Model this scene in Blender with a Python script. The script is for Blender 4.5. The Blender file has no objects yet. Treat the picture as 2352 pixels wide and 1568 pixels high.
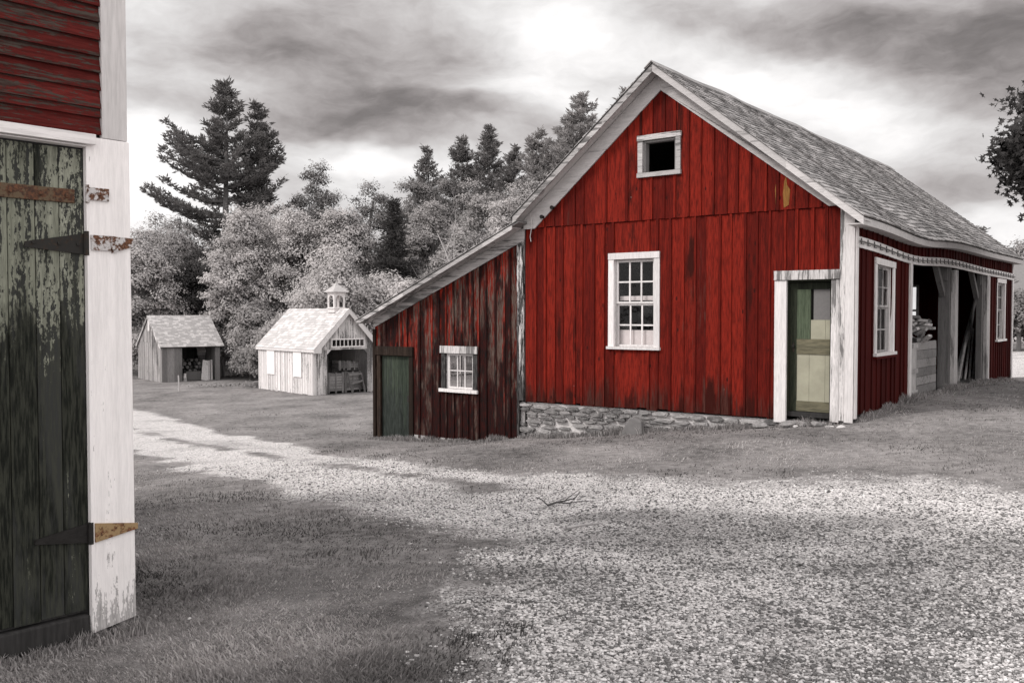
import bpy, bmesh, math, random
import numpy as np
from mathutils import Vector, Matrix
random.seed(7); RS = np.random.RandomState(11)
PI = math.pi
# ---------------------------------------------------------------- camera
F, CX, CY, CAMH = 2080.0, 1176.0, 784.0, 1.6          # photo measured at 2352 x 1568
PITCH = math.atan(64 / F)
scn = bpy.context.scene
cam = bpy.data.cameras.new("camera"); camo = bpy.data.objects.new("camera", cam)
scn.collection.objects.link(camo); scn.camera = camo
cam.sensor_width = 36; cam.lens = F / 2352 * 36; cam.clip_start = .1; cam.clip_end = 5000
camo.location = (0, 0, CAMH); camo.rotation_euler = (PI / 2 - PITCH, 0, 0)
# ---------------------------------------------------------------- light
scn.view_settings.view_transform = 'Standard'; scn.view_settings.look = 'None'
scn.view_settings.exposure = 0.0; scn.view_settings.gamma = 1
SUN_EL, SUN_AZ = math.radians(40), math.atan2(-.93, -.28)   # azimuth: atan2(x, y)
SUNDIR = Vector((math.sin(SUN_AZ) * math.cos(SUN_EL), math.cos(SUN_AZ) * math.cos(SUN_EL), math.sin(SUN_EL)))
sl = bpy.data.lights.new("sun", 'SUN'); sl.energy = 2.3; sl.angle = math.radians(11); sl.color = (1, .97, .94)
so = bpy.data.objects.new("sun", sl); scn.collection.objects.link(so)
so.rotation_euler = (-SUNDIR).to_track_quat('-Z', 'Y').to_euler()

class NT:
    """small node builder"""
    def __init__(s, tree): s.t = tree; s.n = tree.nodes; s.l = tree.links
    def a(s, typ, ins=None, **kw):
        n = s.n.new(typ)
        for k, v in kw.items(): setattr(n, k, v)
        if ins:
            for k, v in ins.items():
                sock = n.inputs[k]
                if isinstance(v, bpy.types.NodeSocket): s.l.new(v, sock)
                else: sock.default_value = v
        return n
    def m(s, op, a, b=0.0, c=0.0, clamp=False):
        n = s.a('ShaderNodeMath', {0: a, 1: b, 2: c}, operation=op); n.use_clamp = clamp; return n.outputs[0]
    def mr(s, v, a, b, c=0.0, d=1.0, smooth=True):
        n = s.a('ShaderNodeMapRange', {0: v, 1: a, 2: b, 3: c, 4: d}); n.interpolation_type = 'SMOOTHSTEP' if smooth else 'LINEAR'
        return n.outputs[0]
    def noise(s, vec, scale, detail=4, rough=.6, dist=0.0):
        return s.a('ShaderNodeTexNoise', {'Vector': vec, 'Scale': scale, 'Detail': detail, 'Roughness': rough, 'Distortion': dist}).outputs[0]
    def mapv(s, vec, scale=(1, 1, 1), loc=(0, 0, 0), rot=(0, 0, 0), typ='POINT'):
        return s.a('ShaderNodeMapping', {'Vector': vec, 'Location': loc, 'Rotation': rot, 'Scale': scale}, vector_type=typ).outputs[0]
    def mix(s, f, a, b, mode='MIX'):
        n = s.n.new('ShaderNodeMix'); n.data_type = 'RGBA'; n.blend_type = mode
        for idx, v in ((0, f), (6, a), (7, b)):
            if isinstance(v, bpy.types.NodeSocket): s.l.new(v, n.inputs[idx])
            elif idx == 0: n.inputs[0].default_value = v
            else: n.inputs[idx].default_value = (*v[:3], 1)
        return n.outputs[2]

# sky: one physical sky with a sheet of torn cloud over most of it
W = bpy.data.worlds.new("World"); scn.world = W; W.use_nodes = True
n = NT(W.node_tree); n.n.clear()
sky = n.a('ShaderNodeTexSky', sky_type='NISHITA'); sky.sun_disc = False
sky.sun_elevation = SUN_EL; sky.sun_rotation = SUN_AZ
skybw = n.a('ShaderNodeRGBToBW', {0: sky.outputs[0]}).outputs[0]
gen = n.a('ShaderNodeTexCoord').outputs['Generated']
sp = n.a('ShaderNodeSeparateXYZ', {0: gen})
az = n.m('ARCTAN2', sp.outputs[0], sp.outputs[1]); el = n.m('ARCSINE', sp.outputs[2])
ae = n.a('ShaderNodeCombineXYZ', {0: az, 1: el}).outputs[0]
wn = n.a('ShaderNodeTexNoise', {'Vector': n.mapv(ae, (1, 2.2, 1)), 'Scale': 5.0, 'Detail': 4.0, 'Roughness': .6}).outputs[1]
wv = n.a('ShaderNodeVectorMath', {0: n.a('ShaderNodeVectorMath', {0: wn, 1: (.5, .5, .5)}, operation='SUBTRACT').outputs[0], 'Scale': .07}, operation='SCALE').outputs[0]
aw = n.a('ShaderNodeVectorMath', {0: ae, 1: wv}, operation='ADD').outputs[0]
f1 = n.noise(n.mapv(aw, (1, 2.3, 1), rot=(0, 0, -.06)), 4.2, 9, .6)
f2 = n.noise(n.mapv(aw, (1, 2.6, 1), loc=(3, 1, 0)), 13, 6, .6)
val = n.m('MULTIPLY_ADD', n.m('SUBTRACT', f1, .5), 1.25, .69)
val = n.m('MULTIPLY_ADD', n.m('SUBTRACT', f2, .5), .32, val)
BLOBS = [(720, 140, 340, 95, 4, -.36), (560, 90, 200, 60, 0, -.10), (830, 285, 360, 62, 3, -.30), (1050, 235, 190, 50, 0, -.10),
 (2120, 120, 360, 150, 8, -.26), (1880, 50, 280, 60, 8, -.16), (2300, 300, 190, 150, 0, -.22), (2240, 455, 170, 40, 4, -.16), (2340, 60, 240, 130, 0, -.10),
 (1330, 80, 190, 120, 0, .36), (1220, 215, 190, 45, 8, .32), (900, 372, 200, 34, 4, .42), (350, 430, 220, 120, 0, .50),
 (320, 305, 130, 40, 0, .30), (1770, 190, 260, 55, 14, .42), (2000, 285, 230, 60, 8, .36), (2270, 530, 220, 45, 0, .40), (400, 30, 220, 60, 0, .16),
 (780, 400, 110, 50, 0, .30), (640, 215, 200, 30, 3, .16), (1480, 40, 120, 50, 0, -.1), (1100, 130, 120, 40, 0, -.08), (2150, 385, 200, 30, 4, .14)]
for (px, py, a, b, r, amp) in BLOBS:
    A = math.atan((px - CX) / F); E_ = math.atan((720 - py) / F * math.cos(A))
    v = n.mapv(aw, (1.5 * a / F, 1.5 * b / F, 1), (A, E_, 0), (0, 0, -math.radians(r)), 'TEXTURE')
    ln = n.a('ShaderNodeVectorMath', {0: v}, operation='LENGTH').outputs[1]
    val = n.m('MULTIPLY_ADD', n.mr(ln, 0, 1.15, 1, 0), amp, val)
val = n.m('SMOOTH_MAX', val, .17, .2); val = n.m('MINIMUM', val, 1.15)
# extra sky brightness added overhead and behind the photographer as fill light
up = n.mr(el, .42, .95); back = n.m('MULTIPLY', n.mr(sp.outputs[1], .25, -.6), 1.3)
boost = n.m('MAXIMUM', up, back)
val = n.m('MULTIPLY_ADD', boost, .75, val)
low = n.mr(el, -.02, -.2); val = n.m('MULTIPLY', val, n.m('SUBTRACT', 1.0, n.m('MULTIPLY', low, .6)))
tint = n.mix(n.mr(val, .2, .9), (1, .915, .905), (1, .98, .975))
cl = n.a('ShaderNodeVectorMath', {0: tint, 'Scale': n.m('MULTIPLY', val, 10.0)}, operation='SCALE').outputs[0]
skg = n.a('ShaderNodeCombineXYZ', {0: skybw, 1: skybw, 2: skybw}).outputs[0]
colr = n.mix(.97, skg, cl)
n.l.new(colr, n.a('ShaderNodeBackground', {'Strength': .1}, name='bg').inputs[0])
n.l.new(n.n['bg'].outputs[0], n.a('ShaderNodeOutputWorld').inputs[0])

# ---------------------------------------------------------------- helpers
def ray(px, py):
    a, b, c = (px - CX) / F, 1.0, -(py - CY) / F
    return a, b * math.cos(PITCH) + c * math.sin(PITCH), -b * math.sin(PITCH) + c * math.cos(PITCH)
def at(px, Y, py=720):
    a, y, z = ray(px, py); s = Y / y
    return a * s, Y, CAMH + z * s
C0 = np.array((5.2744, 14.0)); U0 = np.array((-.78873, .61474)); V0 = np.array((.61474, .78873))
def barnxy(u, v): p = C0 + U0 * u + V0 * v; return float(p[0]), float(p[1])
GP = [(0, 0, 0), (-2, 4.6, -.03), (-6, 2, -.1), (0, 4, 0), (4, 4, 0), (9, 5, .05), (0, 9, -.27), (4, 9, -.08), (9, 10, .05), (-4, 9, -.4), (-5.8, 14, -.9),
 (-9, 22, -1.45), (-12, 28.6, -1.75), (-16, 36, -2.1), (14, 16, .08), (20, 25, 0), (30, 45, -.35), (24, 60, -.6), (30, 100, -.8),
 (-9.2, 42, -2.2), (-13, 46, -2.2), (-6.5, 44.4, -2.22), (-21.7, 56, -2.66), (-18, 58, -2.66), (-25, 60, -2.68), (-40, 60, -2.6), (-30, 30, -1.9),
 (-16.6, 45, -2.25), (0, 60, -2.2), (0, 90, -2.2), (-40, 100, -2.6), (40, 20, .1), (-20, 8, -.6), (0, -15, .1), (60, 120, -1), (0, 400, -2), (-300, 200, -3), (300, 200, -1)]
for u, v, z in [(.05, -.12, -.16), (1.2, -.1, -.22), (1.84, -.1, -.29), (2.64, -.1, -.41), (4.4, -.1, -.67), (6.46, -.1, -.88), (7.4, -.1, -1.02), (9.5, -.1, -1.2), (10.7, -.1, -1.24),
                (10.8, 4, -1.5), (6, 14, -1.2), (-.1, .1, -.05), (-.1, 1.5, .01), (-.1, 3.2, .04), (-.1, 6.5, .03), (-.1, 10.2, -.06), (-.1, 13.6, -.27), (2, -2.5, -.3), (5, -2.5, -.6), (8, -2.2, -.95)]:
    x, y = barnxy(u, v); GP.append((x, y, z))
GP = np.array(GP)
def _k(d): return d
_D = np.hypot(GP[:, None, 0] - GP[None, :, 0], GP[:, None, 1] - GP[None, :, 1])
_n = len(GP); _A = np.zeros((_n + 3, _n + 3)); _A[:_n, :_n] = _D - np.eye(_n) * .05; _A[:_n, _n] = 1; _A[:_n, _n + 1:] = GP[:, :2]
_A[_n:, :_n] = _A[:_n, _n:].T
_w = np.linalg.solve(_A, np.concatenate([GP[:, 2], [0, 0, 0]]))
def ground(x, y):
    x = np.asarray(x, float); y = np.asarray(y, float); sh = x.shape; X = x.ravel(); Y = y.ravel()
    out = np.full(X.shape, _w[_n]) + _w[_n + 1] * X + _w[_n + 2] * Y
    for i in range(_n): out += _w[i] * np.sqrt((X - GP[i, 0]) ** 2 + (Y - GP[i, 1]) ** 2 + .09)
    return out.reshape(sh)
def gz(x, y): return float(ground(np.array([x]), np.array([y]))[0])
def gpt(px, py):
    a, y, z = ray(px, py); h = -.3
    for _ in range(30):
        s = (h - CAMH) / z; h = .5 * h + .5 * gz(a * s, y * s)
    return a * s, y * s
def _hash(ix, iy, seed):
    h = (ix * 374761393 + iy * 668265263 + seed * 982451653) & 0xffffffff
    h = ((h ^ (h >> 13)) * 1274126177) & 0xffffffff
    return ((h ^ (h >> 16)) & 0xffff) / 65535.0
def vnoise(x, y, seed=0):
    ix = np.floor(x).astype(np.int64); iy = np.floor(y).astype(np.int64); fx = x - ix; fy = y - iy
    fx = fx * fx * (3 - 2 * fx); fy = fy * fy * (3 - 2 * fy)
    return (_hash(ix, iy, seed) * (1 - fx) + _hash(ix + 1, iy, seed) * fx) * (1 - fy) + (_hash(ix, iy + 1, seed) * (1 - fx) + _hash(ix + 1, iy + 1, seed) * fx) * fy
def fbm(x, y, seed=0, o=4):
    s = 0; a = .5
    for i in range(o): s = s + a * vnoise(x * 2 ** i, y * 2 ** i, seed + i); a *= .5
    return s / (1 - .5 ** o)

def props(o, label=None, cat=None, group=None, kind=None):
    if label: o['label'] = label
    if cat: o['category'] = cat
    if group: o['group'] = group
    if kind: o['kind'] = kind
    return o
def empty(name, loc, rz=0, **kw):
    o = bpy.data.objects.new(name, None); scn.collection.objects.link(o); o.location = loc; o.rotation_euler = (0, 0, rz)
    o.empty_display_size = .3
    return props(o, **kw)
def npmesh(name, V, faces, mat, parent=None, tone=None, smooth=False, loc=None, cn=None):
    """faces: list of index arrays (n,k) with uniform k each"""
    me = bpy.data.meshes.new(name); V = np.asarray(V, np.float32)
    me.vertices.add(len(V)); me.vertices.foreach_set('co', V.ravel())
    tot = sum(f.size for f in faces); np_ = sum(len(f) for f in faces)
    me.loops.add(tot); me.polygons.add(np_)
    me.loops.foreach_set('vertex_index', np.concatenate([f.ravel() for f in faces]).astype(np.int32))
    st = []; s = 0
    for f in faces:
        st.append(s + np.arange(len(f)) * f.shape[1]); s += f.size
    me.polygons.foreach_set('loop_start', np.concatenate(st).astype(np.int32))
    if tone is not None:
        a = me.attributes.new('tone', 'FLOAT', 'FACE'); a.data.foreach_set('value', np.asarray(tone, np.float32))
    if cn is not None:
        a = me.attributes.new('cn', 'FLOAT_VECTOR', 'FACE'); a.data.foreach_set('vector', np.asarray(cn, np.float32).ravel())
    if smooth: me.polygons.foreach_set('use_smooth', np.ones(np_, bool))
    me.update(); me.validate(); me.materials.append(mat)
    o = bpy.data.objects.new(name, me); scn.collection.objects.link(o)
    if parent: o.parent = parent
    if loc: o.location = loc
    return o

ID = lambda u, z, n: (u, n, z)
class MB:
    def __init__(s, f=None, jit=0): s.v = []; s.f = []; s.t = []; s.fn = f; s.j = jit
    def add(s, vs, fs, tone=.5):
        b = len(s.v)
        for v in vs:
            v = s.fn(*v) if s.fn else v
            if s.j: v = tuple(c + random.uniform(-s.j, s.j) for c in v)
            s.v.append(tuple(v))
        for f in fs: s.f.append(tuple(b + i for i in f)); s.t.append(tone)
    HEX = [(0, 1, 2, 3), (7, 6, 5, 4), (0, 4, 5, 1), (1, 5, 6, 2), (2, 6, 7, 3), (3, 7, 4, 0)]
    def hexa(s, p8, tone=.5): s.add(p8, s.HEX, tone)
    def box(s, a0, a1, b0, b1, c0, c1, tone=None):
        """in mapped coordinates (a,b,c)"""
        s.hexa([(a0, b0, c0), (a1, b0, c0), (a1, b1, c0), (a0, b1, c0), (a0, b0, c1), (a1, b0, c1), (a1, b1, c1), (a0, b1, c1)], random.random() if tone is None else tone)
    def prism(s, poly, c0, c1, tone=None):
        k = len(poly); vs = [(a, b, c0) for a, b in poly] + [(a, b, c1) for a, b in poly]
        fs = [tuple(range(k)), tuple(range(2 * k - 1, k - 1, -1))] + [(i, (i + 1) % k, k + (i + 1) % k, k + i) for i in range(k)]
        s.add(vs, fs, random.random() if tone is None else tone)
    def bar(s, p, q, w, h, tone=None, up=(0, 0, 1)):
        p = Vector(p); q = Vector(q); d = (q - p).normalized(); a = d.cross(Vector(up))
        if a.length < 1e-3: a = d.cross(Vector((1, 0, 0)))
        a.normalize(); b = a.cross(d); a *= w / 2; b *= h / 2
        s.hexa([tuple(p - a - b), tuple(p + a - b), tuple(p + a + b), tuple(p - a + b), tuple(q - a - b), tuple(q + a - b), tuple(q + a + b), tuple(q - a + b)], random.random() if tone is None else tone)
    def tube(s, pts, rad, seg=6, tone=.5):
        pts = [Vector(p) for p in pts]; rings = []
        for i, p in enumerate(pts):
            d = (pts[min(i + 1, len(pts) - 1)] - pts[max(i - 1, 0)]).normalized()
            a = d.cross(Vector((.3, .2, 1))); a = a.normalized() if a.length > .05 else d.cross(Vector((1, 0, 0))).normalized(); b = d.cross(a)
            r = rad[i] if hasattr(rad, '__len__') else rad
            rings.append([tuple(p + (a * math.cos(2 * PI * k / seg) + b * math.sin(2 * PI * k / seg)) * r) for k in range(seg)])
        vs = [v for r in rings for v in r]; m = len(pts)
        fs = [(i * seg + k, i * seg + (k + 1) % seg, (i + 1) * seg + (k + 1) % seg, (i + 1) * seg + k) for i in range(m - 1) for k in range(seg)]
        fs += [tuple(range(seg))[::-1], tuple((m - 1) * seg + k for k in range(seg))]
        s.add(vs, fs, tone)
    def build(s, name, mat, parent=None, bevel=0, smooth=False, post=None, label=None, recalc=True):
        me = bpy.data.meshes.new(name)
        v = [post(*p) for p in s.v] if post else s.v
        me.from_pydata(v, [], s.f); a = me.attributes.new('tone', 'FLOAT', 'FACE'); a.data.foreach_set('value', s.t)
        if recalc:
            bm = bmesh.new(); bm.from_mesh(me); bmesh.ops.recalc_face_normals(bm, faces=bm.faces); bm.to_mesh(me); bm.free()
        if smooth: me.polygons.foreach_set('use_smooth', [True] * len(me.polygons))
        me.materials.append(mat); me.update()
        o = bpy.data.objects.new(name, me); scn.collection.objects.link(o)
        if parent: o.parent = parent
        if bevel:
            b = o.modifiers.new('bevel', 'BEVEL'); b.width = bevel; b.segments = 2; b.limit_method = 'ANGLE'
        if label: o['label'] = label
        return o

# ---------------------------------------------------------------- materials
MATS = {}
def newmat(name):
    m = bpy.data.materials.new(name); m.use_nodes = True; n = NT(m.node_tree); n.n.clear()
    out = n.a('ShaderNodeOutputMaterial'); bs = n.a('ShaderNodeBsdfPrincipled'); n.l.new(bs.outputs[0], out.inputs[0])
    MATS[name] = m; n.bs = bs; n.out = out
    return m, n
def wood(name, c1, c2, bare, wear=.45, soft=.08, grain='z', gs=1.0, black=0.0, bark=(.012, .01, .009), stain=.5, rough=.85, bump=.3, rot=None, tonevar=1.0, fine=1.0, spec=.12, flake=0.0, knots=0):
    """painted board: two paint tones, paint worn off to bare wood along the grain, dark stains"""
    m, n = newmat(name)
    tc = n.a('ShaderNodeTexCoord').outputs['Object']; tone = n.a('ShaderNodeAttribute', attribute_name='tone').outputs['Fac']
    off = n.a('ShaderNodeCombineXYZ', {0: n.m('MULTIPLY', tone, 37.), 1: n.m('MULTIPLY', tone, 23.), 2: n.m('MULTIPLY', tone, 51.)}).outputs[0]
    tv = n.a('ShaderNodeVectorMath', {0: tc, 1: off}, operation='ADD').outputs[0]
    sc = {'z': (1, 1, .09), 'x': (.09, 1, 1), 'y': (1, .09, 1), 'n': (1, 1, 1)}[grain]
    st = n.mapv(tv, sc)
    g = n.noise(st, 60 * gs * fine, 4, .65)
    g2 = n.noise(n.mapv(tv, tuple(.5 * a + .5 * a * a for a in sc)), 16 * gs, 5, .6)
    big = n.noise(n.mapv(tc, tuple(a ** .5 for a in sc)), 1.3 * gs, 4, .6)
    col = n.mix(n.mr(n.m('MULTIPLY_ADD', n.m('SUBTRACT', g2, .5), 1.4, n.m('MULTIPLY_ADD', n.m('SUBTRACT', tone, .5), tonevar, .5)), .1, .9), c1, c2)
    w = n.m('ADD', n.m('MULTIPLY_ADD', n.m('SUBTRACT', g2, .5), 1.0, n.m('MULTIPLY', g, .6)), n.m('MULTIPLY', n.m('SUBTRACT', big, .5), .9))
    th = .62 - wear * .6
    if flake: w = n.m('MULTIPLY_ADD', n.m('SUBTRACT', n.noise(n.mapv(tv, tuple(a ** .35 for a in sc)), 42 * gs, 5, .75), .5), flake, w)
    if rot:   # weather climbs up from the foot of the boards
        z = n.a('ShaderNodeSeparateXYZ', {0: tc}).outputs[2]
        rz = n.m('MULTIPLY', n.mr(z, rot[0], rot[1], 1, 0), .35); w = n.m('ADD', w, rz)
    wm = n.mr(w, th, th + soft)
    bcol = n.mix(n.mr(g, .3, .7), tuple(c * .55 for c in bare), bare)
    col = n.mix(wm, col, bcol)
    k = n.noise(n.mapv(tv, (sc[0] * .8, sc[1] * .8, sc[2] * 2)), 3.0 * gs, 6, .68)
    if black > 0:
        bth = .72 - .42 * black; kk = k
        if rot: kk = n.m('ADD', k, n.m('MULTIPLY', rz, .35))
        col = n.mix(n.mr(kk, bth, bth + .12), col, bark)
    col = n.mix(n.m('MULTIPLY', n.mr(g, .35, .62, 1, 0), stain), col, tuple(c * .35 for c in c1))
    if knots:
        kv = n.a('ShaderNodeTexVoronoi', {'Vector': n.mapv(tv, (1, .01, .45)), 'Scale': 4.2}).outputs['Distance']
        col = n.mix(n.mr(kv, .055, .09, .85, 0), col, (.02, .004, .003))
        nv = n.a('ShaderNodeTexVoronoi', {'Vector': n.mapv(tc, (1, .01, 1.3)), 'Scale': 2.3}).outputs['Distance']
        col = n.mix(n.mr(nv, .012, .022, .7, 0), col, (.5, .42, .38))
    n.l.new(col, n.bs.inputs['Base Color']); n.bs.inputs['Roughness'].default_value = rough; n.bs.inputs['Specular IOR Level'].default_value = spec
    h = n.m('ADD', n.m('MULTIPLY', g, .5), n.m('MULTIPLY', wm, -.5))
    bp = n.a('ShaderNodeBump', {'Height': h, 'Strength': bump, 'Distance': .01}); n.l.new(bp.outputs[0], n.bs.inputs['Normal'])
    return m
def plain(name, c, rough=.7, var=.25, scale=8, spec=.3, metallic=0, bump=0.0):
    m, n = newmat(name); tc = n.a('ShaderNodeTexCoord').outputs['Object']; tone = n.a('ShaderNodeAttribute', attribute_name='tone').outputs['Fac']
    g = n.noise(tc, scale, 6, .65)
    k = n.m('ADD', n.m('MULTIPLY', n.m('SUBTRACT', g, .5), var * 3), n.m('MULTIPLY_ADD', n.m('SUBTRACT', tone, .5), var * 1.6, 1.0))
    col = n.a('ShaderNodeVectorMath', {0: c, 'Scale': k}, operation='SCALE').outputs[0]
    n.l.new(col, n.bs.inputs['Base Color']); n.bs.inputs['Roughness'].default_value = rough; n.bs.inputs['Specular IOR Level'].default_value = spec; n.bs.inputs['Metallic'].default_value = metallic
    if bump:
        bp = n.a('ShaderNodeBump', {'Height': g, 'Strength': bump, 'Distance': .02}); n.l.new(bp.outputs[0], n.bs.inputs['Normal'])
    return m
G = lambda v, w=1.0: (v, v * (1 - .05 * w), v * (1 - .062 * w))
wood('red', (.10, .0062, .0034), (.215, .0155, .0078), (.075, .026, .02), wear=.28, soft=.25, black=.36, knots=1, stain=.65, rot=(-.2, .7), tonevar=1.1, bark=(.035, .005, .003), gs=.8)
wood('red_side', (.038, .002, .0014), (.06, .0036, .0024), (.015, .005, .004), wear=.03, soft=.15, black=.05, stain=.4, rot=(-.3, .45), bark=(.01, .004, .003))  # darker paint, with the eave shade of the side wall put into the colour
wood('red_old', (.14, .012, .006), (.32, .024, .012), (.12, .09, .075), wear=.62, soft=.16, black=.68, stain=.7, rot=(-1.3, 1.4), tonevar=1.5, bark=(.006, .005, .005))
wood('red_clap', (.095, .013, .011), (.15, .021, .018), (.065, .05, .042), wear=.52, flake=.5, soft=.06, grain='x', black=.2, stain=.6, gs=1.4, bump=.5)
wood('white_post', G(.76), G(.92), G(.5), wear=.14, soft=.04, flake=.5, black=0, stain=.12, gs=1.6, bump=.5, rot=(-.1, .9))
wood('white', G(.66), G(.84), G(.33), wear=.22, soft=.1, black=.06, stain=.25, bark=G(.12))
wood('white_h', G(.66), G(.84), G(.33), wear=.26, soft=.1, grain='x', black=.06, stain=.25, bark=G(.12))
wood('white_worn', G(.52), G(.8), G(.2), wear=.55, soft=.12, black=.15, stain=.4, bark=G(.07))
wood('white_black', G(.6), G(.8), G(.02), wear=.62, soft=.04, black=.5, stain=.4, bark=G(.015), rot=(-1.5, 2.2))
wood('white_grey', G(.55), G(.72), G(.38), wear=.2, soft=.1, stain=.2, flake=.4)
wood('rake', G(.48), G(.62), G(.3), wear=.35, soft=.2, grain='x', black=.08, stain=.25, bark=G(.1))
wood('rake_worn', G(.42), G(.66), G(.18), wear=.5, soft=.12, grain='x', black=.28, stain=.4, bark=G(.05))
wood('shed_white', G(.66), G(.88), G(.26), wear=.36, flake=.5, soft=.1, black=.12, stain=.3, gs=.7, bark=G(.1))
wood('shed_gable', G(.52), G(.74), G(.18), wear=.56, flake=.6, soft=.12, black=.2, stain=.3, gs=.8, bark=G(.07))
wood('shutter', G(.86), G(.9), G(.6), wear=0, stain=.03)
wood('grey_wood', G(.18), G(.30), G(.12), wear=.4, soft=.2, black=.2, stain=.4, bark=G(.04))
wood('grey_light', G(.36), G(.6), G(.18), wear=.4, soft=.1, black=.12, stain=.4, bark=G(.06), gs=.8)
wood('timber', G(.13), G(.24), G(.1), wear=.4, soft=.2, black=.2, stain=.3, bark=G(.04))
wood('timber_h', G(.2), G(.36), G(.14), wear=.4, soft=.2, grain='x', black=.15, stain=.3, bark=G(.05))
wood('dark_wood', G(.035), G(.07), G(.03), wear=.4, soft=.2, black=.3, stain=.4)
wood('black_wood', (.02, .013, .01), (.06, .04, .03), (.08, .06, .05), wear=.3, soft=.1, black=.5, stain=.5, bark=G(.01))
wood('green_door', (.20, .205, .16), (.31, .315, .255), (.04, .041, .039), wear=.52, soft=.03, flake=1.0, black=.46, stain=.5, gs=1.3, bump=.6, bark=(.009, .010, .008), rot=(1.0, 1.9), tonevar=.8)
wood('green_old', (.038, .048, .036), (.07, .085, .062), (.045, .052, .047), wear=.50, soft=.2, black=.25, stain=.6, bark=(.012, .014, .012), rot=(-1.6, .9))
wood('green_panel', (.06, .078, .05), (.105, .128, .085), (.05, .055, .045), wear=.22, soft=.2, black=.15, stain=.5, bark=(.01, .012, .01), rot=(.5, 1.9))
wood('green_stile', (.015, .017, .012), (.036, .041, .028), (.05, .045, .03), wear=.4, soft=.2, black=.3, stain=.5, bark=(.01, .012, .01))
wood('door_brown', (.14, .13, .09), (.2, .18, .12), (.07, .06, .04), wear=.5, soft=.2, grain='x', black=.2, stain=.6, bark=(.03, .025, .02))
plain('cream', (.33, .315, .24), .6, .2, 5); plain('grey_panel', G(.16), .8, .15, 30)
plain('black_iron', (.014, .012, .011), .6, .5, 20, bump=.3)
plain('interior', G(.03), .9, .3); plain('concrete', G(.33), .9, .25, 12, bump=.3)  # interior: darkness of the unlit insides put into a near-black colour
plain('stone', G(.25), .9, .62, 14, bump=.8); plain('mortar', G(.6), .95, .2, 14, bump=.6); plain('boulder', G(.17), .9, .2, 8, bump=.5)
plain('pale_stone', G(.55), .9, .2, 10, bump=.4)
plain('bark', G(.13), .95, .3, 10, bump=.6); plain('bark_pale', G(.4), .95, .3, 10); plain('twig', G(.05), .9, .3, 30); plain('twig_pale', G(.42), .9, .3, 30)
plain('roof_far', G(.2), .9, .2, 6); plain('wall_far', G(.6), .9, .1, 3); plain('brick_far', G(.3), .9, .2, 6); plain('curtain', G(.85), .9, .06, 3)
plain('glass_dirty', G(.3), .9, .1, 3)
def shingles(name, c1, c2, dark, rough=.8):
    m, n = newmat(name); tc = n.a('ShaderNodeTexCoord').outputs['Object']; tone = n.a('ShaderNodeAttribute', attribute_name='tone').outputs['Fac']
    g = n.noise(n.mapv(tc, (.3, 1.6, .3)), 30, 5, .7); b = n.noise(tc, 1.6, 5, .65)
    col = n.mix(n.mr(n.m('ADD', tone, n.m('MULTIPLY', n.m('SUBTRACT', b, .5), 1.2)), .1, .95), c1, c2)
    col = n.mix(n.mr(g, .5, .68, 0, .6), col, dark)
    n.l.new(col, n.bs.inputs['Base Color']); n.bs.inputs['Roughness'].default_value = rough; n.bs.inputs['Specular IOR Level'].default_value = .2
    bp = n.a('ShaderNodeBump', {'Height': g, 'Strength': .4, 'Distance': .01}); n.l.new(bp.outputs[0], n.bs.inputs['Normal'])
shingles('shingle', G(.17), G(.42), G(.06)); shingles('shingle_white', G(.46), G(.66), G(.3)); shingles('shingle_grey', G(.36), G(.55), G(.2))
def glass():
    m, n = newmat('glass'); n.n.remove(n.bs)
    tc = n.a('ShaderNodeTexCoord').outputs['Object']
    w = n.noise(tc, 3, 3, .5); bp = n.a('ShaderNodeBump', {'Height': w, 'Strength': .25, 'Distance': .05}).outputs[0]
    gl = n.a('ShaderNodeBsdfGlossy', {'Color': (.85, .83, .83, 1), 'Roughness': .04, 'Normal': bp}).outputs[0]
    tr = n.a('ShaderNodeBsdfTransparent', {'Color': (.82, .8, .8, 1)}).outputs[0]
    di = n.a('ShaderNodeBsdfDiffuse', {'Color': (*G(.4), 1)}).outputs[0]
    fr = n.a('ShaderNodeFresnel', {'IOR': 1.5, 'Normal': bp}).outputs[0]
    a = n.a('ShaderNodeMixShader', {0: n.m('MULTIPLY', fr, .4), 1: tr, 2: gl}).outputs[0]
    d = n.noise(tc, 5, 5, .65)
    b = n.a('ShaderNodeMixShader', {0: n.mr(d, .5, .8, .0, .08), 1: a, 2: di}).outputs[0]
    n.l.new(b, n.out.inputs[0])
glass()
def rust(name, paint, rustc, amt):
    m, n = newmat(name); tc = n.a('ShaderNodeTexCoord').outputs['Object']
    a = n.noise(tc, 22, 7, .7); b = n.noise(tc, 80, 4, .6)
    col = n.mix(n.mr(n.m('MULTIPLY_ADD', b, .3, a), .85 - amt * .5, .93 - amt * .5), paint, n.mix(n.mr(b, .35, .65), rustc, tuple(c * .3 for c in rustc)))
    n.l.new(col, n.bs.inputs['Base Color']); n.bs.inputs['Roughness'].default_value = .8
    bp = n.a('ShaderNodeBump', {'Height': a, 'Strength': .5, 'Distance': .004}); n.l.new(bp.outputs[0], n.bs.inputs['Normal'])
rust('rust_brown', (.10, .065, .035), (.12, .045, .018), .5); rust('rust_white', G(.5), (.16, .06, .025), .48); rust('rust_tan', (.30, .20, .10), (.20, .07, .025), .42); rust('rust_dark', (.012, .010, .008), (.04, .02, .009), .4)
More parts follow.
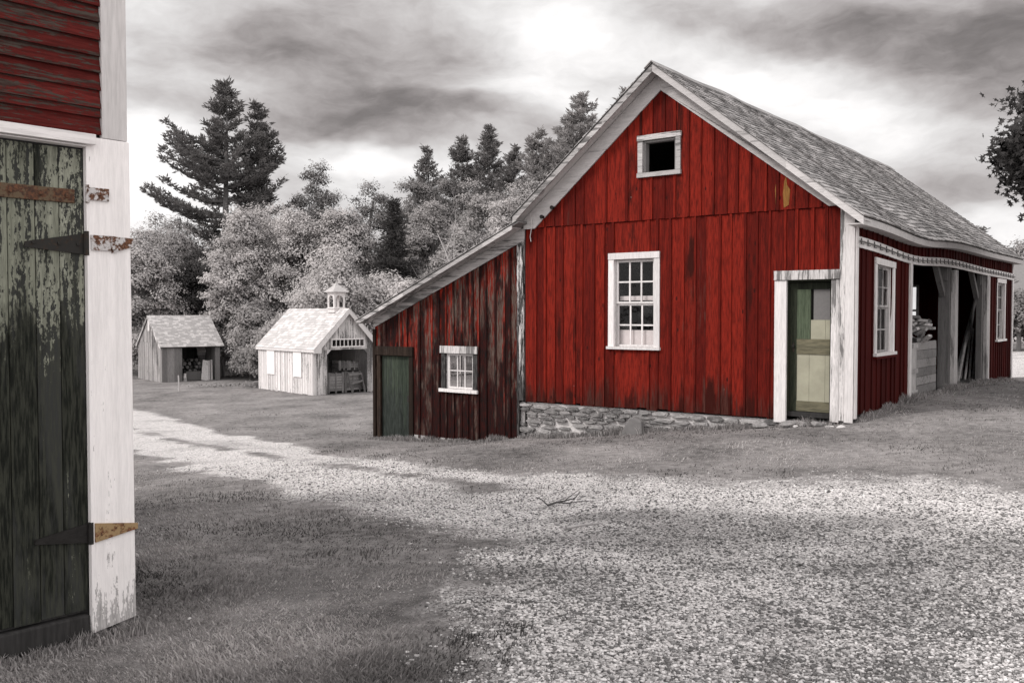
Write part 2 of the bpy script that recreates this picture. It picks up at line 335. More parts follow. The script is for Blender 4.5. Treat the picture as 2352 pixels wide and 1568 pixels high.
def leafmat(name, c, var=.35, trans=.3):
    m, n = newmat(name); n.n.remove(n.bs)
    tone = n.a('ShaderNodeAttribute', attribute_name='tone').outputs['Fac']
    col = n.a('ShaderNodeVectorMath', {0: c, 'Scale': n.m('MULTIPLY_ADD', n.m('SUBTRACT', tone, .5), 2 * var, 1.0)}, operation='SCALE').outputs[0]
    nm_ = None
    if name.startswith('leaf'):
        cn = n.a('ShaderNodeAttribute', attribute_name='cn').outputs['Vector']; gn = n.a('ShaderNodeNewGeometry').outputs['Normal']
        nm_ = n.a('ShaderNodeVectorMath', {0: n.a('ShaderNodeVectorMath', {0: gn, 'Scale': .16}, operation='SCALE').outputs[0], 1: cn}, operation='ADD').outputs[0]
        nm_ = n.a('ShaderNodeVectorMath', {0: nm_}, operation='NORMALIZE').outputs[0]
    ex = {'Normal': nm_} if nm_ else {}
    d = n.a('ShaderNodeBsdfDiffuse', {'Color': col, **ex}).outputs[0]; t = n.a('ShaderNodeBsdfTranslucent', {'Color': col}).outputs[0]
    n.l.new(n.a('ShaderNodeMixShader', {0: trans, 1: d, 2: t}).outputs[0], n.out.inputs[0]); return m
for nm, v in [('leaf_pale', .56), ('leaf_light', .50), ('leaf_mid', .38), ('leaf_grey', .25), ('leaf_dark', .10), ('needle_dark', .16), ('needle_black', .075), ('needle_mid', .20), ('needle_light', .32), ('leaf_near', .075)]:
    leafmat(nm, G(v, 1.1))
leafmat('blade', G(.31, 1.2), .65, .3); leafmat('pebble', G(.42, .8), .72, 0)

# ground: one shader for grass and gravel, mixed by a per-vertex 'gravel' amount
def groundmat():
    m, n = newmat('ground'); tc = n.a('ShaderNodeTexCoord').outputs['Object']
    gr = n.a('ShaderNodeAttribute', attribute_name='gravel').outputs['Fac']
    f = n.noise(tc, 60, 4, .7); c = n.noise(tc, 7, 6, .65); b = n.noise(n.mapv(tc, (1, .6, 1)), .7, 5, .6)
    gm = n.m('ADD', n.m('MULTIPLY', f, .55), n.m('ADD', n.m('MULTIPLY', c, .6), n.m('MULTIPLY', b, .6)))
    grass = n.mix(n.mr(gm, .65, 1.1, 0, 1, False), G(.05, 1.3), G(.34, 1.3))
    vo = n.a('ShaderNodeTexVoronoi', {'Vector': tc, 'Scale': 46.0, 'Randomness': 1.0}); vc = n.a('ShaderNodeRGBToBW', {0: vo.outputs['Color']}).outputs[0]
    stn = n.mix(vc, G(.46), G(.95)); stn = n.mix(n.mr(vo.outputs['Distance'], .5, .8), stn, G(.08))
    patch = n.noise(tc, .55, 5, .62)
    stn = n.mix(n.mr(patch, .5, .7, 0, .4), stn, G(.15))
    k = n.m('ADD', gr, n.m('MULTIPLY', n.m('SUBTRACT', n.noise(tc, 3.5, 7, .72), .5), .9))
    mk = n.mr(k, .22, .78)
    dm = n.m('MULTIPLY', n.a('ShaderNodeAttribute', attribute_name='damp').outputs['Fac'], .5)
    n.l.new(n.mix(dm, n.mix(mk, grass, stn), G(.045)), n.bs.inputs['Base Color']); n.bs.inputs['Roughness'].default_value = .95; n.bs.inputs['Specular IOR Level'].default_value = .1
    h = n.m('ADD', n.m('MULTIPLY', f, .6), n.m('MULTIPLY', n.m('MULTIPLY', vo.outputs['Distance'], mk), -1.0))
    bp = n.a('ShaderNodeBump', {'Height': h, 'Strength': .7, 'Distance': .03}); n.l.new(bp.outputs[0], n.bs.inputs['Normal'])
groundmat()

# ---------------------------------------------------------------- terrain
DRIVE = [gpt(*q) for q in [(0, 950), (150, 995), (300, 1036), (500, 1085), (700, 1130), (850, 1170), (950, 1215), (1050, 1265), (1100, 1340), (1060, 1430), (1010, 1500), (1040, 1568)]] + \
        [(-.2, 2.5), (-.2, -8), (14, -8), (14, 6)] + [gpt(*q) for q in [(2352, 1120), (2150, 1085), (1900, 1100), (1650, 1105), (1400, 1090), (1150, 1076), (1000, 1062), (860, 1050), (700, 1028), (500, 990), (300, 940), (150, 905), (0, 875)]]
STRIP = [gpt(*q) for q in [(0, 915), (300, 985), (600, 1042), (900, 1088), (1150, 1118)]]
ROAD2 = [(17.2, 29), (15.5, 33), (16, 49), (60, 52), (60, 27)]
def seg_d(x, y, P, closed):
    d = np.full(x.shape, 1e9); k = len(P)
    for i in range(k if closed else k - 1):
        ax, ay = P[i]; bx, by = P[(i + 1) % k]; dx, dy = bx - ax, by - ay; L = dx * dx + dy * dy + 1e-9
        t = np.clip(((x - ax) * dx + (y - ay) * dy) / L, 0, 1); d = np.minimum(d, np.hypot(x - ax - t * dx, y - ay - t * dy))
    return d
def inside(x, y, P):
    r = np.zeros(x.shape, bool); k = len(P)
    for i in range(k):
        ax, ay = P[i]; bx, by = P[(i + 1) % k]
        if ay == by: continue
        c = ((ay > y) != (by > y)) & (x < (bx - ax) * (y - ay) / (by - ay) + ax); r ^= c
    return r
def gravel(x, y):
    s = seg_d(x, y, DRIVE, True) * np.where(inside(x, y, DRIVE), 1, -1)
    s = s + (fbm(x * .9, y * .9, 3) - .5) * 1.1
    wd = np.where(x > 2.0, .9, np.where(y < 10, .62, .42))
    g = np.clip(s / wd * .5 + .5, 0, 1)
    g = g - .72 * np.clip(1.2 - (seg_d(x, y, STRIP, False) + (fbm(x * 2, y * 2, 8) - .5) * .5) / .42, 0, 1) * np.clip((fbm(x * .9, y * .9, 9) - .15) * 3, 0, 1)
    g = g - .22 * np.clip((fbm(x * .45 + 7, y * .7, 5) - .5) * 6, 0, 1) * (y < 12) - .3 * np.clip((x - .3 * y - 1.0) * .6, 0, 1) * np.clip((fbm(x * .8 + 2, y * .8, 15) - .35) * 5, 0, 1) * (y < 14)
    g = g + .15 * np.clip((y - 9) / 4, 0, 1) * (g > .5) * (x < 3)
    s2 = seg_d(x, y, ROAD2, True) * np.where(inside(x, y, ROAD2), 1, -1)
    g = np.maximum(g, np.clip(s2 * .8 + .5, 0, 1))
    return np.clip(g, 0, 1)
DAMP = [(*gpt(1650, 1225), 2.0, .8), (*gpt(1420, 1190), .9, .35), (*gpt(2250, 1400), 1.3, .7), (*gpt(2330, 1260), 1.3, .8), (*gpt(1250, 1330), .6, .45), (*gpt(1900, 1540), 1.0, .35), (*gpt(2000, 1300), 1.5, .4), (*gpt(620, 1340), .8, .6), (*gpt(900, 1420), .45, .35), (*gpt(950, 1530), .4, .2)]
def damp(x, y):
    d = np.zeros(x.shape); nz = (fbm(x * 1.7, y * 2.4, 81) - .5) * 1.4
    for a, b, rx, ry in DAMP: d = np.maximum(d, np.clip(1.25 - np.sqrt(((x - a) / rx) ** 2 + ((y - b) / ry) ** 2) + nz, 0, 1))
    return d
def axis(lo, hi, fine0, fine1, st, grow=1.07):
    a = list(np.arange(fine0, fine1, st)); s = st; x = fine1
    while x < hi: a.append(x); s *= grow; x += s
    a.append(hi); s = st; x = fine0 - st; l = []
    while x > lo: l.append(x); s *= grow; x -= s
    l.append(lo); return np.array(l[::-1] + a)
gx = axis(-1500, 1500, -7, 12, .11); gy = axis(-60, 2500, 3, 17, .11, 1.05)
XX, YY = np.meshgrid(gx, gy); ZZ = ground(XX, YY)
near = np.clip(1 - np.hypot(XX, YY - 8) / 60, 0, 1)
ZZ += ((fbm(XX * .8, YY * .8, 21) - .5) * .09 + (fbm(XX * 4, YY * 4, 22, 3) - .5) * .03) * near
ZZ -= .035 * np.exp(-(seg_d(XX, YY, [(p[0] + .0, p[1] + .0) for p in STRIP], False) - .9) ** 2 / .12) * (YY > 9)
GV = gravel(XX, YY)
def inbarn(x, y, m=0):
    dx = x - C0[0]; dy = y - C0[1]; u = dx * U0[0] + dy * U0[1]; v = dx * V0[0] + dy * V0[1]
    return ((u > m) & (u < 6.3 - m) & (v > m) & (v < 13.5 - m)), ((u >= 6.2) & (u < 10.6 - m) & (v > m) & (v < 5 - m))
nx, ny = len(gx), len(gy)
idx = np.arange(nx * ny).reshape(ny, nx); Q = np.stack([idx[:-1, :-1], idx[:-1, 1:], idx[1:, 1:], idx[1:, :-1]], -1).reshape(-1, 4)
VV = np.stack([XX, YY, ZZ], -1).reshape(-1, 3); gvf = GV.ravel(); DM = damp(XX, YY).ravel()
fm = gvf[Q].mean(1)
ycen = VV[Q][:, :, 1].mean(1); xcen = VV[Q][:, :, 0].mean(1)
road2f = inside(xcen, ycen, ROAD2)
def terrain_part(name, sel):
    q = Q[sel]; us, inv = np.unique(q.ravel(), return_inverse=True)
    o = npmesh(name, VV[us], [inv.reshape(-1, 4)], MATS['ground'], smooth=True)
    a = o.data.attributes.new('damp', 'FLOAT', 'POINT'); a.data.foreach_set('value', DM[us].astype(np.float32))
    a = o.data.attributes.new('gravel', 'FLOAT', 'POINT'); a.data.foreach_set('value', gvf[us].astype(np.float32))
    return o
isd = fm > .5
props(terrain_part('lawn', ~isd), 'mown rough grass field sloping down to the left', kind='structure')
props(terrain_part('gravel_drive', isd & ~road2f), 'pale gravel drive curving across the yard', kind='structure')
props(terrain_part('gravel_road', isd & road2f), 'pale road behind the red barn at the right edge', kind='structure')
def zat(x, y):   # ground incl. small bumps
    z = ground(x, y); nr = np.clip(1 - np.hypot(x, y - 8) / 60, 0, 1)
    return z + ((fbm(x * .8, y * .8, 21) - .5) * .09 + (fbm(x * 4, y * 4, 22, 3) - .5) * .03) * nr

def sample(nn, y0, y1, k=.72):
    u = RS.uniform(1 / y1, 1 / y0, nn); y = 1 / u; x = y * RS.uniform(-k, k, nn); return x, y
def free(x, y):
    a, b = inbarn(x, y, -.02)
    dx = x + 2.0; dy = y - 4.71; c = (-.743 * dx + .669 * dy > -.0) & (.669 * dx + .743 * dy < .05)   # behind the left barn wall
    return ~(a | b | c)
def make_grass(nn, y0, y1, hh, ww, name, label, seed):
    x, y = sample(nn, y0, y1); g = gravel(x, y) + (fbm(x * 5, y * 5, 31) - .5) * 1.0
    keep = free(x, y) & (RS.rand(nn) > np.clip(g * 1.2 - .05, 0, .955)); x = x[keep]; y = y[keep]; n_ = len(x)
    z = zat(x, y) - .01; cl = .3 + .9 * fbm(x * 1.6, y * 1.6, 41) + 1.4 * np.clip(fbm(x * 5, y * 5, 44) - .58, 0, 1) * 2; g2 = gravel(x, y)
    h = hh * RS.uniform(.45, 1.25, n_) * cl * (1 - .55 * g2); w = ww * (.6 + .8 * RS.rand(n_)) * (1 + y / 9.0)
    an = RS.uniform(0, 2 * PI, n_); lean = RS.uniform(.1, 1.0, n_) * h; la = RS.uniform(0, 2 * PI, n_) * .6 + fbm(x * .7, y * .7, 50) * 6
    dx = np.cos(an) * w / 2; dy = np.sin(an) * w / 2; lx = np.cos(la) * lean; ly = np.sin(la) * lean
    P = np.zeros((n_, 5, 3)); P[:, 0] = np.stack([x - dx, y - dy, z], -1); P[:, 1] = np.stack([x + dx, y + dy, z], -1)
    P[:, 2] = np.stack([x + dx * .7 + lx * .35, y + dy * .7 + ly * .35, z + h * .6], -1); P[:, 3] = np.stack([x - dx * .7 + lx * .35, y - dy * .7 + ly * .35, z + h * .6], -1)
    P[:, 4] = np.stack([x + lx, y + ly, z + h * .95], -1)
    b = np.arange(n_)[:, None] * 5
    t = np.clip(.1 + .65 * RS.rand(n_) + (fbm(x * .8, y * .9, 61) - .5) * 1.9, -.1, 1.3)
    props(npmesh(name, P.reshape(-1, 3), [b + np.array([[0, 1, 2, 3]]), b + np.array([[3, 2, 4]])], MATS['blade'], tone=np.concatenate([t, t])), label, 'grass', kind='stuff')
make_grass(300000, 3.2, 34, .038, .0055, 'grass', 'short tufted grey grass over the yard', 1)
def edge_grass(segs, per, hh, name, label):
    X = []; Y = []
    for (x0, y0), (x1, y1), wd in segs:
        L = math.hypot(x1 - x0, y1 - y0); k = int(L * per); t = RS.rand(k); o = np.abs(RS.normal(0, wd, k)) + .01; nx_, ny_ = (y1 - y0) / L, -(x1 - x0) / L
        X.append(x0 + (x1 - x0) * t + nx_ * o); Y.append(y0 + (y1 - y0) * t + ny_ * o)
    x = np.concatenate(X); y = np.concatenate(Y); n_ = len(x); z = zat(x, y) - .01; cl = np.clip(fbm(x * 3, y * 3, 91) * 2.2 - .35, .15, 1.5)
    h = hh * RS.uniform(.4, 1.2, n_) * cl; w = .0042 * (.6 + .8 * RS.rand(n_)) * (1 + y / 9); an = RS.uniform(0, 2 * PI, n_); la = RS.uniform(0, 2 * PI, n_); ln = RS.uniform(.1, .7, n_) * h
    dx = np.cos(an) * w / 2; dy = np.sin(an) * w / 2; lx = np.cos(la) * ln; ly = np.sin(la) * ln; P = np.zeros((n_, 5, 3))
    P[:, 0] = np.stack([x - dx, y - dy, z], -1); P[:, 1] = np.stack([x + dx, y + dy, z], -1); P[:, 2] = np.stack([x + dx * .7 + lx * .35, y + dy * .7 + ly * .35, z + h * .6], -1)
    P[:, 3] = np.stack([x - dx * .7 + lx * .35, y - dy * .7 + ly * .35, z + h * .6], -1); P[:, 4] = np.stack([x + lx, y + ly, z + h], -1); b = np.arange(n_)[:, None] * 5
    props(npmesh(name, P.reshape(-1, 3), [b + np.array([[0, 1, 2, 3]]), b + np.array([[3, 2, 4]])], MATS['blade'], tone=np.tile(RS.rand(n_), 2)), label, 'grass', kind='stuff')
edge_grass([(barnxy(10.7, -.02), barnxy(.1, -.04), .09), (barnxy(-.02, .0), barnxy(-.02, 13.6), .08)], 900, .13, 'grass_fringe', 'longer grass along the foot of the red barn')
edge_grass([((-5, 1.36), (-2.0, 4.69), .05), ((-2.05, 4.66), (-1.97, 4.75), .06)], 1800, .075, 'grass_fringe', 'longer grass along the foot of the left barn')
phi = (1 + 5 ** .5) / 2
ICO = np.array([(-1, phi, 0), (1, phi, 0), (-1, -phi, 0), (1, -phi, 0), (0, -1, phi), (0, 1, phi), (0, -1, -phi), (0, 1, -phi), (phi, 0, -1), (phi, 0, 1), (-phi, 0, -1), (-phi, 0, 1)]) / 1.9
ICF = np.array([(0, 11, 5), (0, 5, 1), (0, 1, 7), (0, 7, 10), (0, 10, 11), (1, 5, 9), (5, 11, 4), (11, 10, 2), (10, 7, 6), (7, 1, 8), (3, 9, 4), (3, 4, 2), (3, 2, 6), (3, 6, 8), (3, 8, 9), (4, 9, 5), (2, 4, 11), (6, 2, 10), (8, 6, 7), (9, 8, 1)])
def make_pebbles(nn):
    x, y = sample(nn, 3.2, 15); g = gravel(x, y) + (fbm(x * 4, y * 4, 33) - .5) * .9
    keep = free(x, y) & (RS.rand(nn) < np.clip(g * 1.5 - .3, 0, 1)); x = x[keep]; y = y[keep]; n_ = len(x); z = zat(x, y)
    r = (.0042 + .0075 * RS.rand(n_) ** 3) * (1 + y / 60)
    S = np.stack([r * RS.uniform(.8, 1.5, n_), r * RS.uniform(.7, 1.2, n_), r * RS.uniform(.45, .8, n_)], -1)
    P = ICO[None] * (1 + (RS.rand(n_, 12, 1) - .5) * .4) * S[:, None, :]
    a = RS.uniform(0, PI, n_); ca = np.cos(a)[:, None]; sa = np.sin(a)[:, None]
    px = P[:, :, 0] * ca - P[:, :, 1] * sa; py = P[:, :, 0] * sa + P[:, :, 1] * ca
    P = np.stack([px + x[:, None], py + y[:, None], P[:, :, 2] + (z + r * .3)[:, None]], -1)
    b = np.arange(n_)[:, None, None] * 12
    dark = (fbm(x * .55 + 3, y * .8, 71) - .5) * 1.4 + damp(x, y) * .6
    t = np.clip(RS.rand(n_) ** 1.4 * 1.08 - np.clip(dark, 0, .6) * .55, .0, .97)
    props(npmesh('pebbles', P.reshape(-1, 3), [(b + ICF[None]).reshape(-1, 3)], MATS['pebble'], tone=np.repeat(t, 20), smooth=False), 'loose pale pebbles over the gravel drive', 'gravel', kind='stuff')
make_pebbles(190000)

# ---------------------------------------------------------------- boards, shingles, windows
def board_wall(mb, edges, zb, zt, holes=(), n0=0.0, th=.022, batten=.042, bth=.019, jit=.003, rag=.02, brk=(), tones=None, bat_tone=None, skipbat=()):
    """vertical boards between edges; zb,zt functions of u; holes (u0,u1,z0,z1); tone per board"""
    E = sorted(edges); 
    for i in range(len(E) - 1):
        tn = random.random() if tones is None else tones(.5 * (E[i] + E[i + 1])); nj = random.uniform(-jit, jit); rz = random.uniform(-rag, rag)
        cuts = sorted(set([E[i], E[i + 1]] + [c for h in holes for c in h[:2] if E[i] < c < E[i + 1]] + [c for c in brk if E[i] < c < E[i + 1]]))
        for a, b in zip(cuts[:-1], cuts[1:]):
            if b - a < 1e-4: continue
            m = .5 * (a + b); iv = [(None, None)]; hs = sorted([(h[2], h[3]) for h in holes if h[0] < m < h[1]])
            lo = None; segs = []
            for h0, h1 in hs: segs.append((lo, h0)); lo = h1
            segs.append((lo, None))
            for s0, s1 in segs:
                za0 = zb(a) + rz if s0 is None else s0; zb0 = zb(b) + rz if s0 is None else s0
                za1 = zt(a) if s1 is None else s1; zb1 = zt(b) if s1 is None else s1
                if max(za1 - za0, zb1 - zb0) < .01: continue
                za1 = max(za1, za0 + .002); zb1 = max(zb1, zb0 + .002)
                c0, c1 = n0 + nj - .004, n0 + th + nj
                mb.hexa([(a, za0, c0), (b, zb0, c0), (b, zb1, c0), (a, za1, c0), (a, za0, c1), (b, zb0, c1), (b, zb1, c1), (a, za1, c1)], tn)
    if batten:
        for e in E[1:-1]:
            if random.random() < .04: continue
            tn = random.random() if bat_tone is None else bat_tone; w = batten / 2 * random.uniform(.8, 1.25); rz = random.uniform(-rag, rag)
            hs = sorted([(h[2], h[3]) for h in holes if h[0] - w < e < h[1] + w]); lo = zb(e) + rz
            for h0, h1 in hs + [(zt(e) - .005, None)]:
                if h0 - lo > .03: mb.box(e - w, e + w, lo, h0, n0 + th + .004, n0 + th + bth + random.uniform(-.003, .003), tn)
                lo = h1
def edges(a, b, w, j=.15):
    k = max(1, round((b - a) / w)); return [a] + [a + (b - a) * (i + random.uniform(-j, j)) / k for i in range(1, k)] + [b]
def roof_shingles(mb, a0, a1, L, fn, e=.13, w=.14, th=.012, raw=.4, tone_fn=None):
    """fn(a,b,h) -> point; a along the eave, b up the slope, h off the roof"""
    rows = int(L / e) + 1; mb.fn = fn
    for r in range(rows):
        b0 = r * e - .02; b1 = min(L, b0 + e * 1.5); a = a0 - random.uniform(0, w)
        while a < a1:
            ww = w * random.uniform(.6, 1.45); x0 = max(a, a0) + .002; x1 = min(a + ww, a1) - .002; a += ww
            if x1 - x0 < .02: continue
            j = random.uniform(-.012, .012) * raw * 2; t = th * random.uniform(.8, 1.7)
            v = [(x0, b0 + j, .004), (x1, b0 + j, .004), (x1, b1, .004), (x0, b1, .004), (x0, b0 + j, t + .012), (x1, b0 + j, t + .012), (x1, b1, .006), (x0, b1, .006)]
            mb.add(v, [(4, 5, 6, 7), (0, 1, 5, 4), (0, 4, 7, 3), (1, 2, 6, 5)], random.random() ** 1.2)
def window(parent, fn, u0, u1, z0, z1, trim=.11, sill=.05, cols=3, rows=(2, 2), split=.5, mt='white', n=.045, sashmat='white', name='window', post=None, head=.0, panes=True, label=None, backn=-.10):
    """a framed sash window in the wall plane; n is how far the trim stands off"""
    mb = MB(fn, .002); mb.box(u0, u0 + trim, z0 + sill, z1 - trim, -.02, n); mb.box(u1 - trim, u1, z0 + sill, z1 - trim, -.02, n); mb.box(u0 - head, u1 + head, z1 - trim + .001, z1, -.02, n + .012)
    fr = mb.build(name, MATS[mt], parent, post=post, label=label)
    s = MB(fn, .001); s.box(u0 - .02, u1 + .02, z0, z0 + sill, -.04, n + .04); s.build('sill', MATS[mt], fr, post=post)
    a, b = u0 + trim, u1 - trim; c, d = z0 + sill, z1 - trim
    mb = MB(fn); mb.box(a, a + .02, c, d, backn, -.021); mb.box(b - .02, b, c, d, backn, -.021); mb.box(a + .02, b - .02, d - .02, d, backn, -.021); mb.build('jamb', MATS['rake'], fr, post=post)
    a += .02; b -= .02; d -= .02; zm = c + (d - c) * split
    parts = [(zm, d, rows[0], -.045)] + ([(c, zm, rows[1], -.075)] if len(rows) > 1 else [])
    for (p, q, nr, off) in parts:
        mb = MB(fn, .001); f = .035; m = .014
        mb.box(a, a + f, p, q, off - .015, off + .015); mb.box(b - f, b, p, q, off - .015, off + .015); mb.box(a + f, b - f, p, p + f, off - .014, off + .014); mb.box(a + f, b - f, q - f, q, off - .014, off + .014)
        for k in range(1, cols): x = a + f + (b - a - 2 * f) * k / cols; mb.box(x - m, x + m, p + f, q - f, off - .011, off + .011)
        for k in range(1, nr): z = p + f + (q - p - 2 * f) * k / nr; mb.box(a + f, b - f, z - m, z + m, off - .0095, off + .0095)
        mb.build('sash', MATS[sashmat], fr, post=post)
        if panes:
            g = MB(fn); g.add([(a + f, p + f, off), (b - f, p + f, off), (b - f, q - f, off), (a + f, q - f, off)], [(0, 1, 2, 3)]); g.build('pane', MATS['glass'], fr, post=post, recalc=False)
    return fr

# ---------------------------------------------------------------- THE RED BARN
BARN = empty('red_barn', (float(C0[0]), float(C0[1]), 0), math.atan2(-U0[1], -U0[0]), label='long red board and batten barn with lean-to, shingled gable roof and stone footing', cat='barn')
FG = lambda u, z, n: (-u, -n, z)                 # gable front
FS = lambda u, z, n: (n, u, z)                   # right side
FB = lambda u, z, n: (-u, 13.5 + n, z)           # back
FL = lambda u, z, n: (-10.62 - n, u, z)          # lean-to left side
FM = lambda u, z, n: (-6.35 - n, u, z)           # main left side
RID, RT, SL, N38 = 3.33, 5.93, .795, .38
def sagz(x, y, z):
    w = min(1, max(0, (x + 3.3) / 3.3)) * min(1, max(0, (z - 1.7) / 1.0))
    d = -(.11 * math.exp(-((y - 3.3) / 1.9) ** 2) + .02 * math.exp(-((y - 9.5) / 2.2) ** 2)) * w
    if z > 3.2: d += .012 * math.sin(y * 1.7 + x * .8) + .008 * math.sin(y * 3.1 - x * 2)
    return (x, y, z + d)
rt = lambda u: RT - SL * abs(u - RID)            # roof top line on the gable
bot = lambda u: -.10 - .02 * (u / 6.35)
fz = lambda u: rt(u) - .28
# gable front
win = (3.465, 4.295, 1.0, 2.585); door = (.26, 1.18, -.3, 2.2); attic = (3.0, 3.72, 4.1, 4.7)
gap = (.2, 1.18)
mb = MB(FG)
board_wall(mb, edges(.2, 6.33, .225), bot, lambda u: 3.29, [win, door], tones=None)
mb.build('gable_wall', MATS['red'], BARN)
mb = MB(FG)
ee = edges(.0, 6.34, .235)
board_wall(mb, ee, lambda u: 3.27, fz, [attic], n0=.024, brk=(RID,), rag=.006)
mb.build('upper_gable_wall', MATS['red'], BARN)
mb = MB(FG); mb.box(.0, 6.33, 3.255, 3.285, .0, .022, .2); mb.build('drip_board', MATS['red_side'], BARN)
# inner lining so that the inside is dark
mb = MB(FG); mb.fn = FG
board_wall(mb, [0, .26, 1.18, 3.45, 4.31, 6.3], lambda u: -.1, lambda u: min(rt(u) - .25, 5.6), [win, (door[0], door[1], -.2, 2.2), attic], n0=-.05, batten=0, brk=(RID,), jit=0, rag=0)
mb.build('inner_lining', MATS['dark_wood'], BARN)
# side wall
sw1, sw2 = (1.09, 2.01, .95, 2.43), (11.36, 12.34, .94, 2.38)
sb = lambda u: .0 if u < 4 else (.03 if u < 9.9 else -.04 - .06 * (u - 10))
zt_side = lambda u: 3.03 - .006 * u
ztr = lambda u: 2.63 - .0095 * u                  # rail bottom
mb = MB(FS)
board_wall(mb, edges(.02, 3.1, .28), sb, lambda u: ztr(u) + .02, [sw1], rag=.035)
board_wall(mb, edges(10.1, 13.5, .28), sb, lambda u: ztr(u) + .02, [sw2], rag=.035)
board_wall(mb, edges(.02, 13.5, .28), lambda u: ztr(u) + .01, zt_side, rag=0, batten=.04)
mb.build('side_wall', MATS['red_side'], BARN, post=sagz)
bw = [(2.35, 3.25, 1.0, 2.42)]
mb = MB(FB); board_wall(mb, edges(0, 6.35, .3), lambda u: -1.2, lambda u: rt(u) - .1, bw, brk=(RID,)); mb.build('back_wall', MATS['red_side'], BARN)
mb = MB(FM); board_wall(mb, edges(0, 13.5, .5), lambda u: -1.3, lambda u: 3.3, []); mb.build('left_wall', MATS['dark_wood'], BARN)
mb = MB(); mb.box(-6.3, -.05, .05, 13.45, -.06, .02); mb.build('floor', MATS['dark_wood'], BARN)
mb = MB(); mb.box(-6.3, -.06, .05, 13.45, 2.92, 2.99); mb.build('added_loft_floor', MATS['interior'], BARN, post=sagz)  # loft floor added, unseen, to darken the barn's inside
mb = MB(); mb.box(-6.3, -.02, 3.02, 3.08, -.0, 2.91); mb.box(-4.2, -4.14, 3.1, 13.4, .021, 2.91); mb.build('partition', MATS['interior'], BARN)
# roof decks and shingles
al = math.atan(SL); ca, sa = math.cos(al), math.sin(al)
xe = .24; Lr = (RID + xe) / ca
def frR(a, b, h): x = xe - b * ca; z = RT - SL * (RID + xe) + b * sa; return sagz(x + h * sa, a, z - .02 + h * ca)
def frL(a, b, h): x = -6.42 + b * ca; z = RT - SL * (6.42 - RID) + b * sa; return (x - h * sa, a, z - .02 + h * ca)
Ll = (6.42 - RID) / ca
lt = math.atan(.425); cl_, sl_ = math.cos(lt), math.sin(lt)
LTT = lambda u: 3.37 - .425 * (u - 6.35)          # lean-to roof top line
def frT(a, b, h): x = -10.84 + b * cl_; z = LTT(10.84) + b * sl_; return (x - h * sl_, a, z - .02 + h * cl_)
Lt = (10.84 - 6.25) / cl_
for nm, fr, L, y0, y1, e in [('roof_slope', frR, Lr, -.40, 13.9, .128), ('roof_slope', frL, Ll, -.40, 13.9, .128), ('lean_to_roof', frT, Lt, -.40, 5.3, .15)]:
    mb = MB(); mb.fn = fr; k = 28
    for i in range(k):
        a, b = y0 + .03 + (y1 - y0 - .06) * i / k, y0 + .03 + (y1 - y0 - .06) * (i + 1) / k
        for j in range(4): mb.box(a, b, .02 + (L - .03) * j / 4, .02 + (L - .03) * (j + 1) / 4, -.035, 0, .3)
    deck = mb.build(nm, MATS['timber_h'], BARN)
    mb = MB(); roof_shingles(mb, y0, y1, L, fr, e=e, w=.15); mb.build('shingles', MATS['shingle'], deck, recalc=False)
mb = MB()
for i in range(36):
    y = -.42 + i * .4
    mb.fn = lambda a, b, c: sagz(a, b, c)
    mb.prism([(-RID - .13, y), (-RID - .13, y + .395), (-RID + .0, y + .395), (-RID + .0, y)], 0, 0) if 0 else mb.hexa([(-RID - .14, y, RT - .10), (-RID, y, RT + .012), (-RID, y + .41, RT + .012), (-RID - .14, y + .41, RT - .10), (-RID - .14, y, RT - .085), (-RID, y, RT + .03), (-RID, y + .41, RT + .03), (-RID - .14, y + .41, RT - .085)])
    mb.hexa([(-RID, y, RT + .010), (-RID + .14, y, RT - .10), (-RID + .14, y + .41, RT - .10), (-RID, y + .41, RT + .010), (-RID, y, RT + .032), (-RID + .14, y, RT - .085), (-RID + .14, y + .41, RT - .085), (-RID, y + .41, RT + .032)])
mb.build('ridge_cap', MATS['shingle'], BARN)
# rake boards on the front (and back) gable
def rakeset(F_, n, sgn=1):
    def strip(name, pts_top, pts_bot, c0, c1, mat):
        mb = MB(F_)
        for i in range(len(pts_top) - 1):
            (a, za), (b, zb_) = pts_top[i], pts_top[i + 1]; (a2, za2), (b2, zb2) = pts_bot[i], pts_bot[i + 1]
            mb.prism([(a2, za2), (b2, zb2), (b, zb_), (a, za)], c0, c1)
        return mb.build(name, MATS[mat], BARN)
    k = 6
    def line(u0, u1, off, f): return [(u0 + (u1 - u0) * i / k, f(u0 + (u1 - u0) * i / k) - off) for i in range(k + 1)]
    for (u0, u1, f, m1, m2, fo, nm) in [(RID, -.25, rt, 'rake', 'rake', .16, ''), (RID, 6.38, rt, 'rake_worn', 'rake', .16, ''), (6.40, 10.85, LTT, 'rake_worn', 'rake_worn', .12, '')]:
        strip('rake_board', line(u0, u1, .035, f), line(u0, u1, fo, f), n - .03, n, m1)
        strip('soffit', line(u0, u1, .07, f), line(u0, u1, .085, f), .0, n - .031, m2)
    return strip, line
strip, line = rakeset(FG, N38)
mb = MB(FG)   # frieze boards with a horizontal cut foot
mb.prism([(RID, RT - .10), (RID, RT - .42), (.37, 3.275), (0, 3.275), (0, rt(0) - .10)], .05, .078, .5)
mb.build('frieze_board', MATS['rake'], BARN)
mb = MB(FG); mb.prism([(RID + .002, RT - .10), (6.34, rt(6.34) - .10), (6.34, 3.25), (6.08, 3.25), (RID + .002, RT - .42)], .05, .078, .5)
mb.build('frieze_board', MATS['rake'], BARN)
mb = MB(FG); mb.prism([(6.342, LTT(6.342) - .09), (10.62, LTT(10.62) - .09), (10.62, LTT(10.62) - .27), (6.342, LTT(6.342) - .33)], .03, .056, .4)
mb.build('frieze_board', MATS['rake_worn'], BARN)
